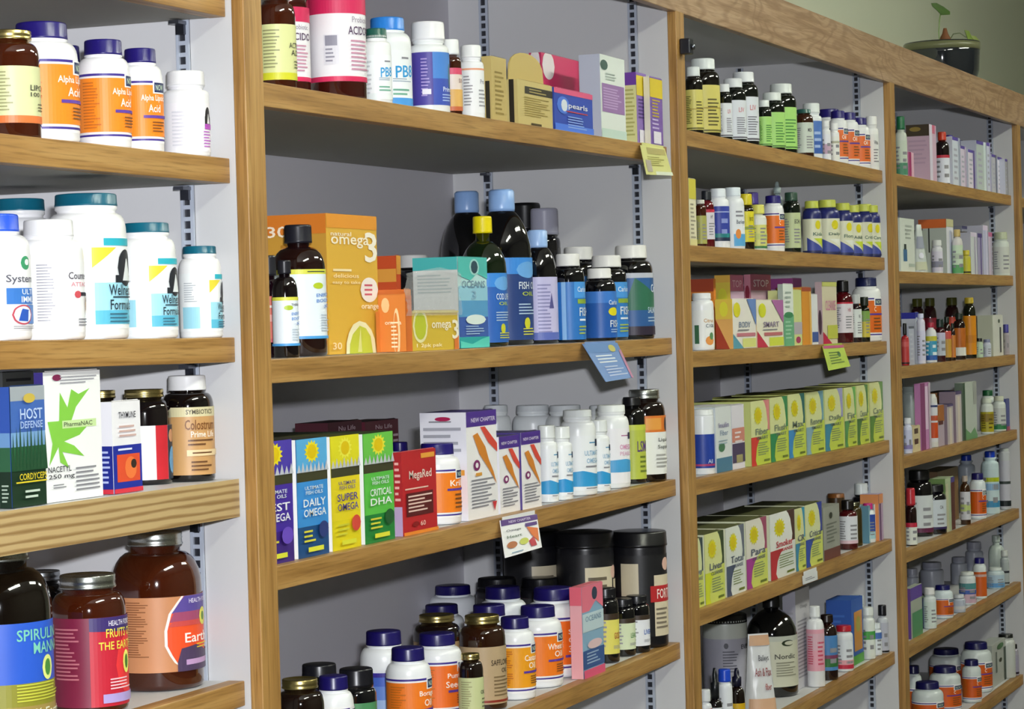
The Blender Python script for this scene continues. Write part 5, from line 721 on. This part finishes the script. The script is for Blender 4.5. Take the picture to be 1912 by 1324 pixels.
B(4,7,'pill',1884,1902,1203,'grey-lilac bottle with black cap by the panel','p#0e1010','p#a8a4b0',flat('#a09cb0',[(.0,.1,'#1c0c24')],n=0),f=.012)
B(4,7,'wide',1862,1896,1184,'white jar with black lid at the back','p#181c1c','p#c8ccc8',None,f=.06,cat='jar')
# ================= hanging cards, pouches, bowl =================
def card(b, s, pts, L, col, els, name='shelf_card'):
    """card clipped over the shelf edge: four pixel corners (top-left, top-right, bottom-right, bottom-left); hangs outward"""
    x = x_at(pts[0][0], YS-.003, shelf_z(b, s, RX[b-1]+1)); z = shelf_z(b, s, x)+.002
    a = hit(*pts[0], 1, YS-.0025); c = hit(*pts[1], 1, YS-.0025); z = z_at(pts[0][1], a.x, a.y)
    T = (c-a); T.z = (c.z-a.z); 
    # lower edge: project on a plane tilted forward
    def low(p):
        yy = YS-.0025-pts[4]; return hit(p[0], p[1], 1, yy)
    dd = low(pts[3]); e = low(pts[2])
    def mp(X_, Y_, l):
        X_ = (X_+1)/2; p = a.lerp(c, X_)*Y_ + dd.lerp(e, X_)*(1-Y_); return (p.x-a.x, p.y-a.y-l, p.z-a.z)
    m = MB(); q = [mp(-1, 0, 0), mp(1, 0, 0), mp(1, 1, 0), mp(-1, 1, 0)]; q2 = [mp(-1, 0, -.0012), mp(1, 0, -.0012), mp(1, 1, -.0012), mp(-1, 1, -.0012)]
    m.add(q+q2, [(0,1,2,3),(7,6,5,4),(0,1,5,4),(1,2,6,5),(2,3,7,6),(3,0,4,7)], 'c'+col); decorate(m, els, mp, .5)
    # tongue folded back over the shelf top
    zt = shelf_z(b, s, a.x)+.0008-a.z
    m.add([(mp(-.9,1,0)[0], 0, mp(-.9,1,0)[2]), (mp(.9,1,0)[0], 0, mp(.9,1,0)[2]), (mp(.9,1,0)[0], .0, max(zt, mp(.9,1,0)[2])), (mp(-.9,1,0)[0], .0, max(zt, 0))], [(0,1,2,3)], 'c'+col)
    o = m.obj(name, None, a); add_label(o, b, s, L, 'card', 'cards hanging from shelf edges'); return o
card(2,1,[(1196,271),(1241,277),(1256,328),(1208,326),.05],'pale yellow information card hanging from the edge under violet cartons.','#dcdc90',[('r',-.6,.72,.9,.95,'#b8b070'),('l',0,1.4,.3,.65,5,'#a8a45a'),('r',-.9,.1,-.5,.5,'#b8b0a4'),('r',-.3,.0,1,.12,'#e4ecd8')])
card(2,2,[(1088,642),(1152,640),(1182,705),(1132,713),.06],'blue information card hanging under the dark fish oil bottles.','#7a9ad0',[('r',-1,.75,1,1,'#6a90c8'),('l',0,1.4,.45,.7,3,'#e8f0fa'),('l',.1,1.3,.1,.4,4,'#c8d4f0'),('c',.5,.85,.2,.1,'#c8c06a'),('r',.85,0,1,.8,'#c08aa8')])
card(2,3,[(934,972),(1002,960),(1012,1022),(944,1042),.02],'white information card with purple header hanging below fish cartons.','#eeeef0',[('r',-1,.84,1,1,'#4a2078'),('t','NEW CHAPTER',0,.92,1.2,.07,'#d8d0e8'),('t','Omega',-.4,.68,.8,.08,'#6a6a70'),('t','Heart',-.4,.52,.8,.08,'#6a7a6a'),('r',.25,.7,.9,.8,'#4a2078'),('p',[(.3,.7),(.9,.6),(.85,.2),(.5,.45)],'#d8702c'),('c',-.6,.3,.28,.09,'#b06a3c'),('c',.05,.32,.25,.09,'#c8d05a'),('p',[(.3,.3),(.6,.4),(.7,.12),(.4,.12)],'#b83040'),('l',-.2,1.0,.06,.12,1,'#8aa8c0')])
card(3,3,[(1536,646),(1574,644),(1588,684),(1548,692),.04],'lime green information card hanging under the cream carton.','#b0c84a',[('r',-1,.88,1,1,'#b84a80'),('l',0,1.3,.2,.75,5,'#5a7a2c'),('c',.3,.6,.14,.12,'#3a6a34')])
card(3,5,[(1499,1076),(1526,1066),(1527,1082),(1500,1092),.0],'small white price tag stuck on the oak shelf edge.','#e8eaee',[('l',0,1.4,.3,.7,2,'#8a8a98')],'price_tag')
def pouch(b, s, uL, uR, vt, y, L, mat, els, d=.05, taper=.75):
    z = 0; x = RX[b-1]+.5
    for _ in range(4): z = shelf_z(b, s, x); x = x_at((uL+uR)/2, y, z+.05)
    W = (uR-uL)*proj((x, y, z))[2]/FPX; H = z_at(vt, x, y)-z; m = MB(); nx, nz = 16, 18; rnd = random.Random(5)
    az = azcam(x, y)+math.radians(22); nrm = Vector((math.cos(az), math.sin(az), 0)); tn = Vector((-math.sin(az), math.cos(az), 0))
    def pt(i, j, sd):
        t = j/nz; a = i/nx*2-1; w = W/2*(1-(1-taper)*t); th = d/2*(1-t)**.7*math.sqrt(max(0, 1-a*a))+.0012
        wr = rnd.uniform(-1, 1)*.0016*(1-t)
        p = tn*a*w + nrm*(th*sd+wr); return (p.x, p.y, H*t)
    for sd in (1, -1):
        vs = [pt(i, j, sd) for j in range(nz+1) for i in range(nx+1)]
        m.add(vs, [(j*(nx+1)+i, j*(nx+1)+i+1, (j+1)*(nx+1)+i+1, (j+1)*(nx+1)+i) for j in range(nz) for i in range(nx)], mat, True)
    def mp(X_, Y_, l):
        w = W/2*(1-(1-taper)*Y_); p = tn*X_*w + nrm*(d/2*(1-Y_)**.7*math.sqrt(max(0, 1-X_*X_))+.003+l); return (p.x, p.y, H*Y_)
    decorate(m, els, mp, .1)
    o = m.obj('pouch', None, (x, y, z+.0008)); add_label(o, b, s, L, 'pouch'); return o
pouch(3,6,1386,1450,1184,YS+.035,'white foil pouch with peach top and red lettering','p#d8dadc',[('r',-.95,.86,.95,.985,'#c8a080'),('t','Baileys',.2,.7,.9,.09,'#4a4a50'),('t','Ash & Flax',.1,.54,1.3,.1,'#8a3a3c'),('t','fiber',.4,.36,.5,.08,'#a04a44'),('r',-.9,.0,.9,.22,'#d0a888')],.045,.62)
pouch(4,2,1700,1732,420,YS+.024,'pale pouch leaning beside the white carton','p#ccd4d0',[('r',-.8,.5,.8,.75,'#9aa0b0'),('c',0,.35,.4,.06,'#e8e8f4'),('r',-.8,.05,.8,.22,'#c8ccb0')],.03,.3)
# clear crinkled film around the yellow carton
film = bpy.data.materials.new('clear_film'); film.use_nodes = True; b_ = film.node_tree.nodes['Principled BSDF']
b_.inputs['Base Color'].default_value = (.9, .9, .92, 1); b_.inputs['Roughness'].default_value = .12; b_.inputs['Transmission Weight'].default_value = .0; b_.inputs['Alpha'].default_value = .26
_n = film.node_tree.nodes.new('ShaderNodeTexNoise'); _n.inputs['Scale'].default_value = 55; _b = film.node_tree.nodes.new('ShaderNodeBump'); _b.inputs['Strength'].default_value = .5; _b.inputs['Distance'].default_value = .01
film.node_tree.links.new(_n.outputs[0], _b.inputs['Height']); film.node_tree.links.new(_b.outputs[0], b_.inputs['Normal'])
yy = YS+.009
a = hit(757, 590, 1, yy); c = hit(857, 500, 1, yy); m = MB(); nx, nz = 26, 26; rnd = random.Random(3); vs = []
zb = a.z
for j in range(nz+1):
    for i in range(nx+1):
        s_, t_ = i/nx, j/nz; puff = .004*math.sin(math.pi*s_)*math.sin(math.pi*t_)+.0025*rnd.random()
        vs.append((a.x+(c.x-a.x)*s_+(.004*math.sin(9*t_)), yy-puff, zb+(c.z-zb)*t_*(1-.12*abs(s_-.6)*t_*2)))
m.add([(v[0]-a.x, v[1]-yy, v[2]-zb) for v in vs], [(j*(nx+1)+i, j*(nx+1)+i+1, (j+1)*(nx+1)+i+1, (j+1)*(nx+1)+i) for j in range(nz) for i in range(nx)], film, True)
o = m.obj('film_bag', None, (a.x, yy, zb)); add_label(o, 2, 2, 'crinkled clear film bag puffed above the low yellow carton', 'bag')
# bowl with sprout on top of the case
yb = .2; bx = x_at(1760, yb, ZT+.05)
R_ = 70*proj((bx, yb, ZT))[2]/FPX; zr = z_at(81, bx, yb); zt0 = max(ZT-.03, ztop+.02)
m = MB(); m.box((RX[0]-SW, TS, ZT-.031), (RX[5], DB, ZT-.03), white); m.obj('top_panel', unit)
r = empty('plant_bowl', (bx, yb, zt0+.0005)); tag(r, 'dark glazed bowl with a small sprouting plant on top of the shelving', 'bowl'); Hh = zr-zt0
m = MB(); m.lathe([(R_*.55, 0), (R_*.8, Hh*.15), (R_*.97, Hh*.5), (R_, Hh*.8), (R_*1.0, Hh), (R_*.95, Hh), (R_*.93, Hh*.8)], 'g#22262c', 48); m.obj('bowl', r)
m = MB(); m.lathe([(R_*1.012, 0), (R_*1.02, Hh*.12), (R_*.93, Hh*.13)], 'p#6e7050', 48); m.obj('rim', r, (0, 0, Hh*.86))
m = MB(); m.lathe([(R_*.9, 0), (R_*.9, Hh*.05), (R_*.6, Hh*.07), (.01, Hh*.08)], 'w#8a8c78', 32); m.obj('gravel', r, (0, 0, Hh*.84))
def off(u, v): p = hit(u, v, 1, yb); return Vector((p.x-bx, 0, p.z-zt0))
p = off(1765, 76); q = off(1768, 52)
m = MB(); hq = (q-p).z; m.lathe([(hq*.42, 0), (hq*.38, hq*.3), (hq*.22, hq*.6), (hq*.12, hq)], 'w#7a4a2a', 10, cx=p.x, cy=0); o = m.obj('bulb', r, (0, 0, p.z-.004))
def stalk(pts, rad, mat, name):
    m = MB(); P = [Vector(p_) for p_ in pts]; n = 8; vs = []
    for k, p_ in enumerate(P):
        d = (P[min(k+1, len(P)-1)]-P[max(k-1, 0)]).normalized(); s1 = d.cross(Vector((0, 1, .01))).normalized(); s2 = d.cross(s1)
        vs += [p_+(s1*math.cos(6.283*i/n)+s2*math.sin(6.283*i/n))*rad for i in range(n)]
    m.add(vs, [(k*n+i, k*n+(i+1) % n, (k+1)*n+(i+1) % n, (k+1)*n+i) for k in range(len(P)-1) for i in range(n)], mat, True); return m.obj(name, r)
stalk([off(1754, 80), off(1753, 60), off(1754, 40), off(1756, 26)], .0016, 'p#7e9a5a', 'stem')
stalk([off(1774, 74), off(1780, 64), off(1792, 62), off(1804, 70)], .0016, 'p#6a7a4a', 'stem')
def leaf(uvs, col, bend=.012):
    P = [off(*u_) for u_ in uvs]; c_ = sum(P, Vector())/len(P); n = len(P)
    vs = [(p_.x, -bend*(.5-abs(i/n-.5)), p_.z) for i, p_ in enumerate(P)]+[(c_.x, bend*.6, c_.z)]
    m = MB(); m.add(vs+[(v[0], v[1]+.0012, v[2]) for v in vs], [(i, (i+1) % n, n) for i in range(n)]+[(n+1+(i+1) % n, n+1+i, 2*n+1) for i in range(n)], 'p'+col, True); return m.obj('leaf', r)
leaf([(1739,6),(1748,6),(1760,13),(1771,22),(1770,28),(1755,29),(1748,20),(1740,12)], '#4f7430')
leaf([(1801,56),(1808,58),(1812,70),(1820,80),(1815,82),(1806,74)], '#8fa84c')
leaf([(1812,66),(1820,68),(1826,78),(1818,80)], '#a8b868')
